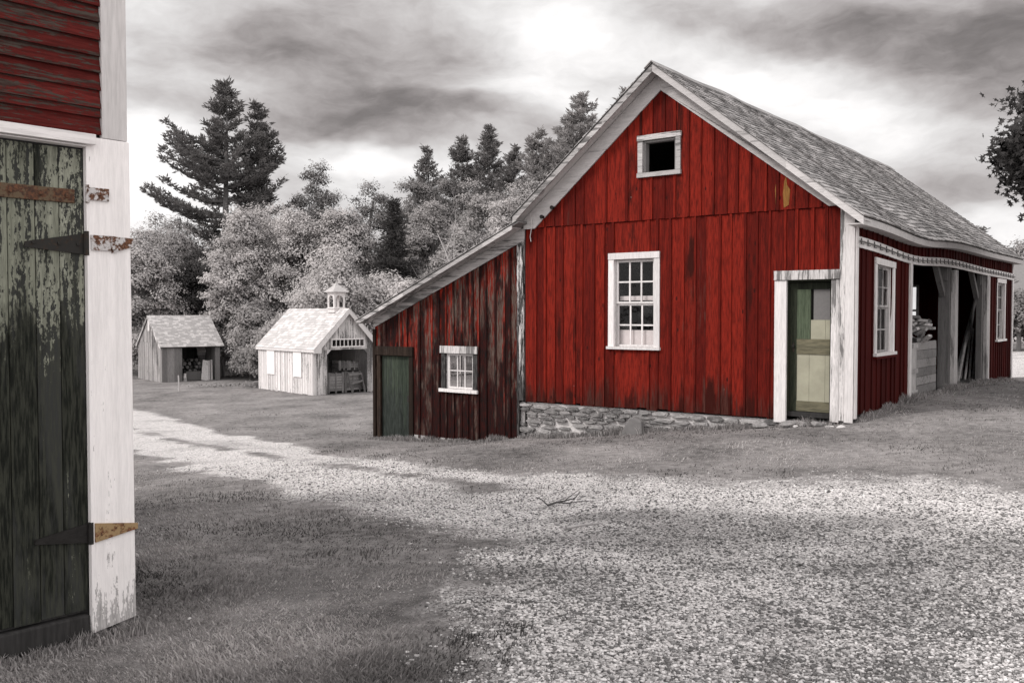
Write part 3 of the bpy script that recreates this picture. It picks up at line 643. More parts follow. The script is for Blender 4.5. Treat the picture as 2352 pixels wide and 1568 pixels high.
# eave on the right side
mb = MB()
for i in range(28):
    y, y2 = -.36 + i * .509, -.36 + (i + 1) * .509; ze = RT - SL * (RID + xe)
    mb.box(xe - .03, xe - .005, y, y2, ze - .155, ze - .045, .5)
mb.build('eave_board', MATS['rake'], BARN, post=sagz)
mb = MB()
for i in range(28):
    y, y2 = -.34 + i * .508, -.34 + (i + 1) * .508; ze = RT - SL * (RID + xe)
    mb.box(.0, xe - .031, y, y2, ze - .15, ze - .13, .5)
mb.build('soffit', MATS['rake'], BARN, post=sagz)
# door rail with hooks along the side
mb = MB(FS)
for i in range(54):
    y, y2 = .0 + i * .25, .25 + i * .25
    za, zb2 = ztr(y), ztr(y2); t = .5 + .2 * math.sin(i)
    mb.hexa([(y, za, .025), (y2, zb2, .025), (y2, zb2 + .17, .025), (y, za + .17, .025), (y, za, .055), (y2, zb2, .055), (y2, zb2 + .17, .055), (y, za + .17, .055)], t)
rail = mb.build('door_rail', MATS['white_h'], BARN, post=sagz)
mb = MB(FS)
for i in range(54):
    y, y2 = .0 + i * .25, .25 + i * .25; z = ztr(y) + .085; z2 = ztr(y2) + .085
    mb.hexa([(y, z, .075), (y2, z2, .075), (y2, z2 + .016, .075), (y, z + .016, .075), (y, z, .095), (y2, z2, .095), (y2, z2 + .016, .095), (y, z + .016, .095)], .3)
mb.build('track', MATS['timber'], rail, post=sagz)
for i in range(40):
    y = .15 + i * .338; z = ztr(y)
    mb = MB(FS); mb.box(y - .009, y + .009, z + .05, z + .15, .056, .072, .4); mb.box(y - .009, y + .009, z + .045, z + .058, .0725, .105, .4)
    mb.build('bracket', MATS['timber'], rail, post=sagz)
# corner boards
mb = MB(FG, .003); mb.box(-.022, .115, -.09, 3.27, .023, .05, .2); mb.build('corner_board', MATS['white'], BARN)
mb = MB(FG, .003); mb.box(.117, .2, -.07, 3.27, .0, .046, .7); mb.build('corner_board', MATS['white_worn'], BARN)
mb = MB(FG, .003); mb.box(.2, .25, -.10, 2.13, .0, .05, .5); mb.box(.251, .33, -.10, 2.13, .0, .044, .85); mb.build('door_frame', MATS['white_worn'], BARN)
mb = MB(FS, .002); mb.box(-.02, .09, -.03, 3.0, .024, .046, .5); mb.build('corner_board', MATS['white'], BARN)
mb = MB(FS, .002); mb.box(13.42, 13.55, -.25, 2.95, .0, .05, .5); mb.build('corner_board', MATS['white'], BARN)
for q in ((6.36, 6.47, -.12, 3.16, .02, .055, .5), (6.475, 6.53, -.9, 3.12, .0, .045, .5)): mb = MB(FG); mb.box(*q); mb.build('corner_board', MATS['white_black'], BARN)
# front door
mb = MB(FG, .003); mb.box(1.045, 1.24, -.16, 2.13, .0, .05, .5); mb.build('door_frame', MATS['white'], BARN)
mb = MB(FG, .004); mb.box(.2, 1.25, 2.14, 2.29, .0, .07, .5); mb.build('door_frame', MATS['white_worn'], BARN)
mb = MB(FG); mb.box(1.03, 1.06, .02, 2.14, -.16, -.001, .5); mb.box(.30, .33, .02, 2.14, -.16, -.001); mb.box(.33, 1.03, 2.11, 2.14, -.16, -.001); mb.build('door_jamb', MATS['green_stile'], BARN)
D_ = empty('door', (0, 0, 0)); D_.parent = BARN
fd = lambda u, z, n: FG(u, z, n - .12)
mb = MB(fd, .002); mb.box(.92, 1.03, .03, 2.1, 0, .035, .8); mb.box(.33, .385, .03, 2.1, 0, .035, .3); mb.box(.385, .92, 1.99, 2.1, 0, .033); mb.build('stile', MATS['green_stile'], D_)
for z0, z1 in ((.95, 1.19), (.03, .19)): mb = MB(fd, .002); mb.box(.385, .92, z0, z1, 0, .035); mb.build('cross_rail', MATS['door_brown'], D_)
mb = MB(fd); mb.box(.70, .92, 1.192, 1.988, .0, .028, .6); mb.build('green_panel', MATS['green_panel'], D_)
mb = MB(fd); mb.box(.385, .66, 1.50, 1.988, -.03, .0, .5); mb.build('grey_panel', MATS['grey_panel'], D_)
mb = MB(fd); mb.box(.385, .46, 1.192, 1.499, 0, .02, .5); mb.box(.464, .695, 1.192, 1.499, 0, .02, .55); mb.box(.385, .46, .192, .948, 0, .02, .5); mb.box(.464, .715, .192, .948, 0, .02, .52); mb.box(.719, .92, .192, .948, 0, .02, .56); mb.build('cream_panel', MATS['cream'], D_)
mb = MB(fd); mb.box(.33, 1.03, .0, 2.1, -.08, -.05, .0); mb.build('backing', MATS['interior'], D_)
mb = MB(fd); mb.tube([(.97, 1.08, .035), (.97, 1.08, .07)], .022, 8); mb.box(.955, .985, .98, 1.14, .0355, .041); mb.build('door_handle', MATS['rust_dark'], D_)
# main window, attic opening, side windows, back window
wn_ = window(BARN, FG, 3.35, 4.41, .95, 2.70, trim=.115, split=.5, name='window')
for q in ((3.5, 4.26, 1.0, 1.30, -.13, -.125, .5), (3.5, 4.26, 1.84, 1.92, -.13, -.125, .4)): mb = MB(FG); mb.box(*q); mb.build('curtain', MATS['curtain'], wn_)
mb = MB(FG, .004); mb.box(2.94, 3.03, 4.10, 4.66, .0, .08); mb.box(3.69, 3.78, 4.10, 4.66, .0, .08); mb.box(2.93, 3.79, 4.67, 4.76, .0, .09); mb.box(2.93, 3.79, 4.02, 4.095, .0, .10)
aw_ = mb.build('attic_window', MATS['rake_worn'], BARN)
mb = MB(FG); mb.box(3.031, 3.07, 4.1, 4.66, -.1, .03); mb.box(3.65, 3.689, 4.1, 4.66, -.1, .03); mb.box(3.07, 3.65, 4.63, 4.66, -.1, .03); mb.build('jamb', MATS['grey_wood'], aw_)
window(BARN, FS, .98, 2.12, .9, 2.54, trim=.11, split=.52, sashmat='grey_light', post=sagz)
window(BARN, FS, 11.25, 12.45, .89, 2.49, trim=.11, split=.52, sashmat='grey_light')
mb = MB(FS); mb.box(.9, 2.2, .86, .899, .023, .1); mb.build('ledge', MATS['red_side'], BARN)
mb = MB(FB); mb.box(2.35, 2.42, 1.0, 2.42, -.05, .03); mb.box(3.18, 3.25, 1.0, 2.42, -.05, .03); mb.box(2.42, 3.18, 1.66, 1.72, -.02, .02); mb.box(2.42, 3.18, 1.0, 1.06, -.02, .02); mb.box(2.42, 3.18, 2.36, 2.42, -.02, .02); mb.build('back_window', MATS['white'], BARN)
wood('ochre', (.22, .10, .03), (.34, .17, .05), (.12, .05, .02), wear=.4, soft=.2, stain=.6)
mb = MB(FG); mb.prism([(1.02, 3.34), (1.10, 3.30), (1.12, 3.52), (1.10, 3.72), (1.07, 3.80), (1.05, 3.66), (1.0, 3.58)], .0461, .0485, .5); mb.build('bare_patch', MATS['ochre'], BARN)
mb = MB(FG); mb.prism([(1.20, 3.36), (1.235, 3.33), (1.25, 3.6), (1.23, 3.74), (1.205, 3.6)], .0461, .0485, .5); mb.build('bare_patch', MATS['ochre'], BARN)
# bay posts with braces
for (y, tw, dp) in ((6.42, .3, .24), (9.80, .28, .15)):
    mb = MB(None, .006); mb.box(-dp, -.03, y, y + .24, .0, 2.78, .5); p = mb.build('bay_post', MATS['timber'], BARN, post=sagz)
    mb = MB(None, .003); mb.box(-.025, .055, y + .16, y + .16 + tw, -.02, 2.53, .3); mb.build('post_trim', MATS['white_worn'], p, post=sagz)
    mb = MB(); mb.bar((-.15, y, 2.0), (-.15, y - .75, 2.7), .1, .12); mb.prism([(-dp + .02, y - .07), (-.05, y - .07), (-.05, y), (-dp + .02, y)], 2.3, 2.6); mb.build('brace', MATS['timber'], p, post=sagz)
mb = MB(None, .003); mb.box(-.02, .055, 3.08, 3.22, -.02, 2.6, .3); mb.build('bay_trim', MATS['white'], BARN, post=sagz)
mb = MB(None, .003); mb.box(-.02, .05, 10.28, 10.34, -.05, 2.5, .3); mb.build('bay_trim', MATS['white'], BARN)
mb = MB(None, .01); mb.box(-.45, .12, 7.1, 9.75, -.16, -.02, .6); mb.build('bay_sill', MATS['concrete'], BARN)
# insulators and a hanging wire on the rake
for (u, z) in ((5.62, 3.62), (5.86, 3.46)):
    mb = MB(FG); mb.tube([(u, z, .079), (u, z, .13)], .03, 8); mb.tube([(u, z, .13), (u, z, .15)], .04, 8); mb.build('insulator', MATS['black_iron'], BARN)
mb = MB(FG); mb.tube([(6.15, 3.55, .1), (6.12, 3.3, .1), (6.16, 3.1, .1), (6.14, 3.0, .1)], .008, 5); mb.tube([(5.62, 3.62, .14), (6.0, 3.60, .13), (6.15, 3.55, .1)], .004, 4); mb.tube([(5.86, 3.46, .14), (6.05, 3.5, .13), (6.15, 3.55, .1)], .004, 4); mb.build('wire', MATS['pale_stone'], BARN)
# lean-to
lb = lambda u: -.97 - .24 * (u - 6.5) / 4.1
lw = (7.68, 8.45, .02, .76); ld = (9.52, 10.42, -1.4, .66)
mb = MB(FG)
board_wall(mb, edges(6.53, 9.40, .19, .3), lambda u: -.95 - .17 * (u - 6.5) / 2.9, lambda u: LTT(u) - .25, [lw], batten=.045, jit=.009, rag=.03)
board_wall(mb, edges(9.40, 10.6, .17, .2), lambda u: .84, lambda u: LTT(u) - .2, [], batten=.045, jit=.007, rag=0)
mb.build('lean_to_wall', MATS['red_old'], BARN)
mb = MB(FG, .003); mb.box(10.56, 10.64, -1.26, 1.25, .02, .06, .2); mb.build('corner_board', MATS['black_wood'], BARN)
mb = MB(FG, .003); mb.box(9.40, 9.52, -1.22, .66, .0, .05, .1); mb.box(10.42, 10.52, -1.24, .66, .0, .05, .6); mb.box(9.39, 10.55, .67, .87, .0, .07, .3); mb.build('door_frame', MATS['black_wood'], BARN)
mb = MB(FG)
for i in range(7): a = 9.52 + i * .1286; mb.box(a, a + .125, -1.2 + random.uniform(-.02, .01), .655, -.05 + random.uniform(-.004, .004), -.02)
ldo = mb.build('lean_to_door', MATS['green_old'], BARN)
mb = MB(FG); mb.box(9.56, 9.6, -.35, -.2, -.019, .01); mb.build('door_handle', MATS['rust_dark'], ldo)
mb = MB(FL); board_wall(mb, edges(0, 5, .22), lambda u: -1.35, lambda u: LTT(10.62) - .06, [(2.2, 3.7, -.5, .62)]); mb.build('lean_to_side_wall', MATS['red_old'], BARN)
mb = MB(lambda u, z, n: (-u, 5 + n, z)); board_wall(mb, edges(6.4, 10.62, .25), lambda u: -1.4, lambda u: LTT(u) - .06); mb.build('lean_to_back_wall', MATS['red_old'], BARN)
mb = MB(FL); mb.box(2.2, 2.28, -.5, .62, -.04, .03); mb.box(3.62, 3.7, -.5, .62, -.04, .03); mb.box(2.28, 3.62, .04, .08, -.02, .02); mb.box(2.92, 2.97, -.5, .62, -.021, .021); mb.build('lean_to_side_window', MATS['white'], BARN)
lwn = empty('lean_to_window', (0, 0, 0)); lwn.parent = BARN
for q in ((7.56, 7.68, .02, .76, .0, .05, .2), (8.45, 8.56, .02, .76, .0, .05, .7)): mb = MB(FG, .004); mb.box(*q); mb.build('side_casing', MATS['white_black'], lwn)
mb = MB(FG, .004); mb.box(7.55, 8.58, .765, .92, .0, .07); mb.build('head_board', MATS['white_worn'], lwn)
mb = MB(FG, .003); mb.box(7.54, 8.60, -.05, .018, -.05, .09); mb.build('sill', MATS['white'], lwn)
mb = MB(FG, .001); mb.box(7.68, 7.74, .02, .76, -.06, -.01); mb.box(8.37, 8.45, .02, .76, -.06, -.01); mb.box(7.74, 8.37, .02, .06, -.06, -.01); mb.box(7.74, 8.37, .72, .76, -.06, -.01)
for k in (1, 2): u = 7.74 + .63 * k / 3; mb.box(u - .012, u + .012, .06, .72, -.05, -.02)
mb.box(7.74, 8.37, .39, .41, -.048, -.022); mb.build('sash', MATS['white'], lwn)
mb = MB(FG); mb.add([(7.74, .06, -.035), (8.37, .06, -.035), (8.37, .72, -.035), (7.74, .72, -.035)], [(0, 1, 2, 3)]); mb.build('pane', MATS['glass'], lwn, recalc=False)
mb = MB(FG, .01); mb.box(7.6, 9.38, -1.3, -1.04, -.06, .02); mb.build('lean_to_footing', MATS['concrete'], BARN)
mb = MB(); mb.box(-10.6, -6.4, .06, 4.95, -1.35, -1.15); mb.build('lean_to_floor', MATS['dark_wood'], BARN)
# stone footing
mb = MB(FG); us = np.linspace(.25, 6.5, 40)
for a, b in zip(us[:-1], us[1:]):
    ta, tb = bot(a) - .03, bot(b) - .03
    mb.hexa([(a, -1.3, -.3), (b, -1.3, -.3), (b, tb, -.3), (a, ta, -.3), (a, -1.3, -.045), (b, -1.3, -.045), (b, tb, -.045), (a, ta, -.045)], .5)
foot = mb.build('stone_footing', MATS['mortar'], BARN)
ICS = []
def blob_stone(mb, cu, cz, cn, ru, rz, rn, tone, seed):
    bm = bmesh.new(); bmesh.ops.create_icosphere(bm, subdivisions=2, radius=1); r_ = random.Random(seed)
    planes = [(Vector((r_.gauss(0, 1), r_.gauss(0, 1), r_.gauss(0, .7))).normalized(), r_.uniform(.5, .85)) for _ in range(11)]
    vs = []
    for v in bm.verts:
        p = v.co.normalized() * 1.15
        p = Vector((math.copysign(abs(p.x) ** .8, p.x), math.copysign(abs(p.y) ** .8, p.y), math.copysign(abs(p.z) ** .8, p.z)))
        for nn, dd in planes:
            k = p.dot(nn)
            if k > dd: p -= nn * (k - dd)
        vs.append((cu + p.x * ru, cz + p.y * rz, cn + p.z * rn))
    mb.add(vs, [tuple(v.index for v in f.verts) for f in bm.faces], tone); bm.free()
mb = MB(FG, .006)
row = -.15
while row > -1.1:
    h = random.choice((.035, .05, .06, .08, .11)); u = .45
    while u < 6.46:
        w = random.uniform(.12, .30) + h * 1.6; zc = row - h / 2 + random.uniform(-.012, .012) + .015 * math.sin(u * 2.1) + (bot(u) + .1)
        if u + w < 6.6 and random.random() < .97:
            poly = []; m_ = random.choice((5, 6, 7, 8))
            for q in range(m_):
                a = 2 * PI * (q + random.uniform(-.28, .28)) / m_; ca_, sa_ = math.cos(a), math.sin(a); k_ = (abs(ca_) ** 3.2 + abs(sa_) ** 3.2) ** (-1 / 3.2) * random.uniform(.84, 1.03)
                poly.append((u + w / 2 + ca_ * k_ * w * .52, zc + sa_ * k_ * h * .53))
            d0 = random.uniform(-.012, .03); t_ = random.random()
            mb.prism(poly, -.1, d0, t_); cx_, cz_ = u + w / 2, zc
            mb.prism([(cx_ + (p - cx_) * .72, cz_ + (q - cz_) * .66) for p, q in poly], d0 - .01, d0 + random.uniform(.004, .014), t_)
        u += w + random.uniform(.0, .03)
    row -= h + random.uniform(.006, .016)
mb.build('stones', MATS['stone'], foot)

def thing_mb(name, mb, mat, label, cat, group=None, loc=None, **kw):
    o = mb.build(name, MATS[mat], **kw); props(o, label, cat, group); return o
bx, by = barnxy(3.78, -.22); zb_ = gz(bx, by)
mb = MB(lambda u, z, n: (bx + U0[0] * u - V0[0] * n, by + U0[1] * u - V0[1] * n, zb_ + z))
b5 = [(-.24, -.1), (.22, -.1), (.2, .06), (.06, .30), (-.02, .33), (-.2, .26)]
mb.prism(b5, -.07, .05, .5); thing_mb('boulder', mb, 'boulder', 'pointed dark grey boulder leaning on the stone footing', 'boulder', bevel=.03)
for i, (u, n_, r, m_, lb_) in enumerate([(.95, .18, .13, 'stone', 'flat dark stone on the grass under the left of the barn door'), (.72, .15, .10, 'stone', 'small flat stone lying under the middle of the barn door'), (.80, .24, .055, 'pale_stone', 'pale stone in front of the flat stones below the barn door'),
      (.45, .22, .12, 'stone', 'long grey stone beside the foot of the white corner board'), (.22, .42, .085, 'pale_stone', 'white stone on the grass furthest from the barn corner'), (.02, .40, .08, 'pale_stone', 'white upright stone right of the barn corner foot'),
      (1.45, .2, .12, 'stone', 'flat stone in the grass below the white door frame')]):
    x, y = barnxy(u, -n_); mb = MB(lambda a, b, c: (x + a, y + c, gz(x, y) + b)); blob_stone(mb, 0, r * .25, 0, r * 1.2, r * .5, r, .5, 500 + i)
    thing_mb('rock', mb, m_, lb_, 'rock', 'loose stones at the barn corner')
for u, w in ((.1, .12),):
    x, y = barnxy(.12, -.0); mb = MB(FG, .01); mb.box(.02, .24, -.35, -.09, -.2, -.02, .5); mb.build('corner_footing', MATS['concrete'], BARN)

# things stored in the barn bays
def b2w(x, y, z): p = C0 - U0 * x + V0 * y; return (float(p[0]), float(p[1]), z)
BR = BARN.rotation_euler[2]
def pallet_crate(name, loc, rz, w, d, h, mat, label, group, slats=6):
    """board-sided crate: posts, boards, feet"""
    r = empty(name, loc, rz, label=label, cat='crate', group=group)
    for q in [(sx * (w - .04), sx * (w - .04) + .04, sy * d, sy * d + .04) for sx in (0, 1) for sy in (0, 1)] + [(sx * w, sx * w + .07, -.022, -.002) for sx in (.02, .46, .90)]:
        mb = MB(None, .004); mb.box(*q, -.0, h + .02); mb.build('corner_post' if q[3] > 0 else 'upright', MATS[mat], r)
    mb = MB(None, .004)
    for i in range(slats):
        z0 = .1 + (h - .12) * i / slats; z1 = z0 + (h - .12) / slats - .014
        mb.box(.041, w - .001, .001, .02, z0, z1); mb.box(-.022, -.002, 0, d + .03, z0, z1); mb.box(w + .002, w + .022, 0, d + .03, z0, z1); mb.box(0.04, w, d + .021, d + .038, z0, z1)
    mb.build('side_board', MATS[mat], r)
    mb = MB(None, .004); mb.box(0, w, .022, d, .1, .13); mb.build('bottom_board', MATS[mat], r)
    return r
bin_ = empty('wooden_bin', b2w(-.52, 4.15, .02), BR, label='tall slatted wooden bin with plank door in the first barn bay', cat='bin')
mb = MB(None, .004)
for i in range(6): mb.box(0, .38, .0, .022, .02 + i * .17, .18 + i * .17)
for i in range(6): mb.box(.385, .41, .0, 1.6, .02 + i * .17, .18 + i * .17)
mb.build('side_board', MATS['timber_h'], bin_)
mb = MB(None, .004)
for i in range(7): mb.box(.42, .44, -.75 + i * .105, -.652 + i * .105, .0, 1.02)
mb.box(.442, .46, -.76, -.02, .45, .53); mb.box(.442, .46, -.76, -.02, .93, 1.0); mb.box(.442, .46, -.76, -.02, .04, .12); mb.build('plank_door', MATS['grey_light'], bin_)
rl = [(-.30, 4.3), (-.55, 4.6), (-.42, 5.05), (-.25, 4.8), (-.6, 5.0), (-.35, 4.45), (-.5, 4.9), (-.28, 4.62), (-.45, 5.2), (-.6, 4.3)]
mb0 = MB(None, .003); mb0.box(-.6, .0, -.45, .45, -.0, .02)
for i in range(34):
    k = i // 5; x = -.62 + random.uniform(0, .18) + (i % 5) * .11; y = 4.15 + random.uniform(0, .9) * (1 - k * .08); z = 1.10 + k * .07
    r_ = random.Random(i); L = r_.uniform(.2, .5); a = r_.uniform(-.5, .5) + (PI / 2 if k % 2 else 0)
    mb = MB(None, .003); mb.bar((-L / 2 * math.cos(a), -L / 2 * math.sin(a), 0), (L / 2 * math.cos(a), L / 2 * math.sin(a), r_.uniform(-.01, .05)), .09, .05)
    o = mb.build('wood_offcut', MATS['grey_light' if i % 3 else 'timber'])
    o.location = b2w(x, y, z); o.rotation_euler = (r_.uniform(-.45, .45), r_.uniform(-.45, .45), BR + r_.uniform(-.9, .9))
    props(o, 'short sawn board end in the jumbled heap on top of the wooden bin', 'board', 'board ends heaped on the bin')
sh = empty('shovel', b2w(-.62, 3.9, 1.0), BR, label='black D-handled shovel standing in the first barn bay', cat='shovel')
mb = MB(); mb.tube([(0, 0, -.3), (.02, .1, .62)], .018, 6); mb.build('shaft', MATS['black_iron'], sh)
mb = MB(); mb.tube([(.02, .1, .62), (.0, .0, .78), (.0, .22, .92), (.02, .28, .8), (.02, .1, .62)], .014, 6); mb.build('grip', MATS['black_iron'], sh)
mb = MB(); mb.prism([(-.1, -.1), (.1, -.1), (.12, .12), (-.12, .12)], -.52, -.3) if 0 else mb.box(-.1, .1, -.02, .0, -.62, -.3); mb.build('blade', MATS['black_iron'], sh)
POL = [(-.32, 8.5, -.62, 12.2, 2.0, .05, 'timber_h', 'thick pale pole leaning far over behind the second barn bay'), (-.28, 8.55, -.42, 10.2, 1.1, .04, 'timber_h', 'short thick pole low at the left of the second barn bay'), (-.3, 9.4, -.6, 11.8, 1.6, .028, 'timber_h', 'thin pole leaning in the middle of the second barn bay'),
 (-.4, 9.0, -.62, 11.2, 1.25, .03, 'timber', 'grey pole crossing behind the thin one in the second barn bay'), (-.3, 9.9, -.5, 11.3, 1.2, .024, 'timber_h', 'slim stake leaning low near the second bay post'), (-.3, 10.3, -.42, 11.4, .9, .03, 'timber', 'short stake beside the second bay post'), (-.45, 9.7, -.75, 12.3, 1.4, .022, 'timber_h', 'thinnest pole, rearmost in the second barn bay')]
for (x0, y0, x1, y1, z1, r, m_, lb_) in POL:
    mb = MB(); mb.tube([(0, 0, 0), ((x1 - x0) * .5, (y1 - y0) * .5, z1 * .5), (x1 - x0, y1 - y0, z1)], [r, r * .95, r * .8], 8)
    o = mb.build('pole', MATS[m_]); o.location = b2w(x0, y0, .02); o.rotation_euler = (0, 0, BR); props(o, lb_, 'pole', 'poles leaning in the barn bay')

# ---------------------------------------------------------------- LEFT BARN (foreground)
DL = (.66918, .7431); LB = empty('weathered_barn', (-2.0032, 4.7096, 0), math.atan2(DL[1], DL[0]), label='barn corner close at the left with red clapboards, white post and peeling green door', cat='barn')
FK = lambda u, z, n: (u, -n, z)
mb = MB(FK, .002); z = 2.50; i = 0
while z < 4.6:
    t = random.random(); w0, w1 = random.uniform(-.004, .004), random.uniform(-.004, .004)
    mb.hexa([(-4, z + w0, .0), (-.13, z + w1, .0), (-.13, z + .1, .0), (-4, z + .1, .0), (-4, z + w0, .028), (-.13, z + w1, .028), (-.13, z + .1, .006), (-4, z + .1, .006)], t)
    z += .085 if i != 1 else .05; i += 1
mb.build('clapboard_wall', MATS['red_clap'], LB)
mb = MB(FK, .001); mb.box(-.128, .0, 2.482, 4.6, .0, .035, .35); mb.build('corner_board', MATS['white_grey'], LB, bevel=.003)
mb = MB(FK); mb.hexa([(-.213, -.005, -.0), (.012, .03, -.0), (.006, 2.479, -.0), (-.213, 2.479, -.0), (-.213, -.015, .04), (.012, .02, .04), (.006, 2.479, .04), (-.213, 2.479, .04)], .6)
mb.build('corner_post', MATS['white_post'], LB, bevel=.004)
mb = MB(FK, .002); mb.box(-4, -.178, 2.435, 2.49, .0405, .075, .7); mb.box(-4, -.215, 2.425, 2.434, .0, .05, .7); mb.build('door_header', MATS['white_h'], LB, bevel=.003)
mb = MB(FK, .0005); x = -.217; i = 0
while x > -2.4:
    w = (.118, .112, .124, .115)[i % 4]; mb.box(x - w + .003, x, .10 + random.uniform(-.006, .006), 2.415, -.025 + random.uniform(-.003, .003), .008, (.93, .66, .40, .55, .2)[i % 5]); x -= w; i += 1
ld_ = mb.build('barn_door', MATS['green_door'], LB, bevel=.003)
mb = MB(FK, .004); mb.prism([(-4, -.1), (-.215, -.03), (-.215, .085), (-4, .09)], -.08, .02, .3); mb.build('sill_beam', MATS['dark_wood'], LB, bevel=.01)
mb = MB(FK); mb.box(-1.3, -.262, 2.145, 2.213, .009, .02, .5)
for u in (-.3, -.42, -.56): mb.tube([(u, 2.18, .02), (u, 2.18, .027)], .012, 8)
mb.build('latch_bar', MATS['rust_brown'], ld_, bevel=.003)
mb = MB(FK); mb.box(-.212, -.105, 2.165, 2.228, .041, .05, .5); mb.tube([(-.212, 2.15, .045), (-.212, 2.24, .045)], .009, 8)
for u in (-.15, -.118): mb.tube([(u, 2.2, .05), (u, 2.2, .056)], .01, 8)
mb.build('latch_plate', MATS['rust_white'], LB)
h1 = MB(FK); h1.prism([(-.50, 1.918), (-.495, 1.945), (-.215, 2.0), (-.215, 1.895)], .009, .02, .3); h1.tube([(-.212, 1.89, .03), (-.212, 2.01, .03)], .014, 8)
for u in (-.25, -.34, -.46): h1.tube([(u, 1.945, .02), (u, 1.945, .027)], .009, 8)
h1.build('strap_hinge', MATS['rust_dark'], ld_)
mb = MB(FK); mb.box(-.197, -.095, 1.917, 1.992, .041, .051, .3); mb.prism([(-.093, 1.905), (-.093, 1.992), (.016, 1.985), (.016, 1.945)], .041, .05); mb.box(-.10, -.075, 1.925, 1.96, .051, .06); mb.build('hinge_plate', MATS['rust_white'], LB)
h1 = MB(FK); h1.prism([(-.475, .484), (-.47, .506), (-.215, .545), (-.215, .445)], .009, .02, .3); h1.tube([(-.210, .44, .03), (-.210, .55, .03)], .014, 8); h1.build('strap_hinge', MATS['black_iron'], ld_)
mb = MB(FK); mb.prism([(-.197, .448), (-.197, .545), (.022, .510), (.022, .482)], .041, .051)
for u, z in ((-.17, .52), (-.17, .47), (-.06, .505)): mb.tube([(u, z, .051), (u, z, .057)], .009, 8)
mb.build('hinge_plate', MATS['rust_tan'], LB)
mb = MB(); mb.box(-4, -.001, .03, .12, .0, 4.6); mb.box(-.1, -.002, .12, 6, -.3, 4.6); mb.box(-4, -.1, 5.9, 6, -.5, 4.6); mb.box(-4.1, -4, .03, 6, -.3, 4.6); mb.build('inner_wall', MATS['dark_wood'], LB)
mb = MB(); mb.hexa([(-4.3, -.3, 4.5), (.25, -.3, 4.5), (.25, 6.3, 4.5), (-4.3, 6.3, 4.5), (-4.3, -.3, 4.56), (.25, -.3, 4.56), (.25, 6.3, 4.9), (-4.3, 6.3, 4.9)]); mb.build('roof', MATS['shingle'], LB)

# ---------------------------------------------------------------- WHITE SHED WITH CUPOLA
def frame_xy(o, D):   # x along G (right), y along D (away)
    return math.atan2(-D[0], D[1])
W1 = (-9.229, 42.0, -2.203); D1 = (-.67465, .73814)
WS = empty('white_shed', W1, frame_xy(W1, D1), label='small white peeling shed with cupola, open front and crates inside', cat='shed')
FGs = lambda u, z, n: (u, -n, z); FLs = lambda u, z, n: (-n, u, z)
wr = lambda u: 4.03 - 1.0 * abs(u - 1.8)
mb = MB(FGs)
board_wall(mb, edges(.0, 3.6, .24), lambda u: 0, lambda u: 2.12, [(.72, 2.96, -1, 2.12)], batten=.04)
mb.build('front_wall', MATS['shed_gable'], WS)
mb = MB(FGs); board_wall(mb, edges(.0, 3.6, .24), lambda u: 2.10, lambda u: wr(u) - .08, [(.98, 2.74, 2.26, 2.56)], n0=.012, batten=0, brk=(1.8,), rag=.0)
mb.prism([(.72, 1.88), (.96, 2.12), (.72, 2.12)], .0, .03); mb.prism([(2.96, 1.88), (2.96, 2.12), (2.72, 2.12)], .0, .03)
mb.build('gable', MATS['shed_gable'], WS)
mb = MB(FGs); mb.box(.93, 2.79, 2.20, 2.26, .035, .07); mb.box(.93, 2.79, 2.56, 2.62, .035, .07); mb.box(.93, .99, 2.26, 2.56, .035, .07); mb.box(2.73, 2.79, 2.26, 2.56, .035, .07)
tr = mb.build('transom_window', MATS['white'], WS)
mb = MB(FGs); [mb.box(.99 + 1.74 * k / 8 - .02, .99 + 1.74 * k / 8 + .02, 2.26, 2.56, .02, .05) for k in range(1, 8)]; mb.build('glazing_bar', MATS['white'], tr)
mb = MB(FLs); board_wall(mb, edges(0, 5.3, .24), lambda u: 0, lambda u: 2.2, batten=.03); mb.build('side_wall', MATS['shed_white'], WS)
mb = MB(lambda u, z, n: (3.6 + n, u, z)); board_wall(mb, edges(0, 5.3, .4), lambda u: -.3, lambda u: 2.2, batten=.03); mb.build('side_wall', MATS['shed_white'], WS)
mb = MB(lambda u, z, n: (u, 5.3 + n, z)); board_wall(mb, edges(0, 3.6, .4), lambda u: -.3, lambda u: wr(u) - .08, [(.5, 1.0, 1.0, 1.6)], batten=.0, brk=(1.8,)); mb.build('back_wall', MATS['grey_wood'], WS)
for fn_, q in ((FGs, (-.03, .10, 0, 2.15, .023, .05, .3)), (FGs, (3.5, 3.63, 0, 2.15, .023, .05)), (FLs, (-.02, .12, 0, 2.18, .023, .05, .3)), (FLs, (5.2, 5.34, 0, 2.18, .023, .05))): mb = MB(fn_, .002); mb.box(*q); mb.build('corner_board', MATS['white'], WS)
for (a, b, z0) in ((1.0, 1.78, .8), (3.62, 4.42, .8)):
    mb = MB(FLs, .002); mb.box(a, b, z0, 2.13, .045, .075, .5); mb.build('shutter', MATS['shutter'], WS)
a45 = 1 / math.sqrt(2)
def rW(sg):
    L = (1.8 + .12) / a45
    def f(a, b, h): x = (-.12 + b * a45) if sg < 0 else (3.72 - b * a45); return (x + sg * h * a45, a, 4.05 - 1.92 + b * a45 + h * a45)
    return f, L
for sg in (-1, 1):
    f, L = rW(sg); mb = MB(f); mb.box(-.28, 5.5, 0, L, -.05, 0, .5); rf = mb.build('roof', MATS['white'], WS)
    mb = MB(); roof_shingles(mb, -.3, 5.52, L, f, e=.16, w=.25, th=.008, raw=.1); mb.build('shingles', MATS['shingle_white'], rf, recalc=False)
    mb = MB(); x0 = -.13 if sg < 0 else 3.73; mb.box(min(x0, x0 - sg * .03), max(x0, x0 - sg * .03), -.27, 5.48, 2.0, 2.12); mb.build('fascia', MATS['white'], WS)
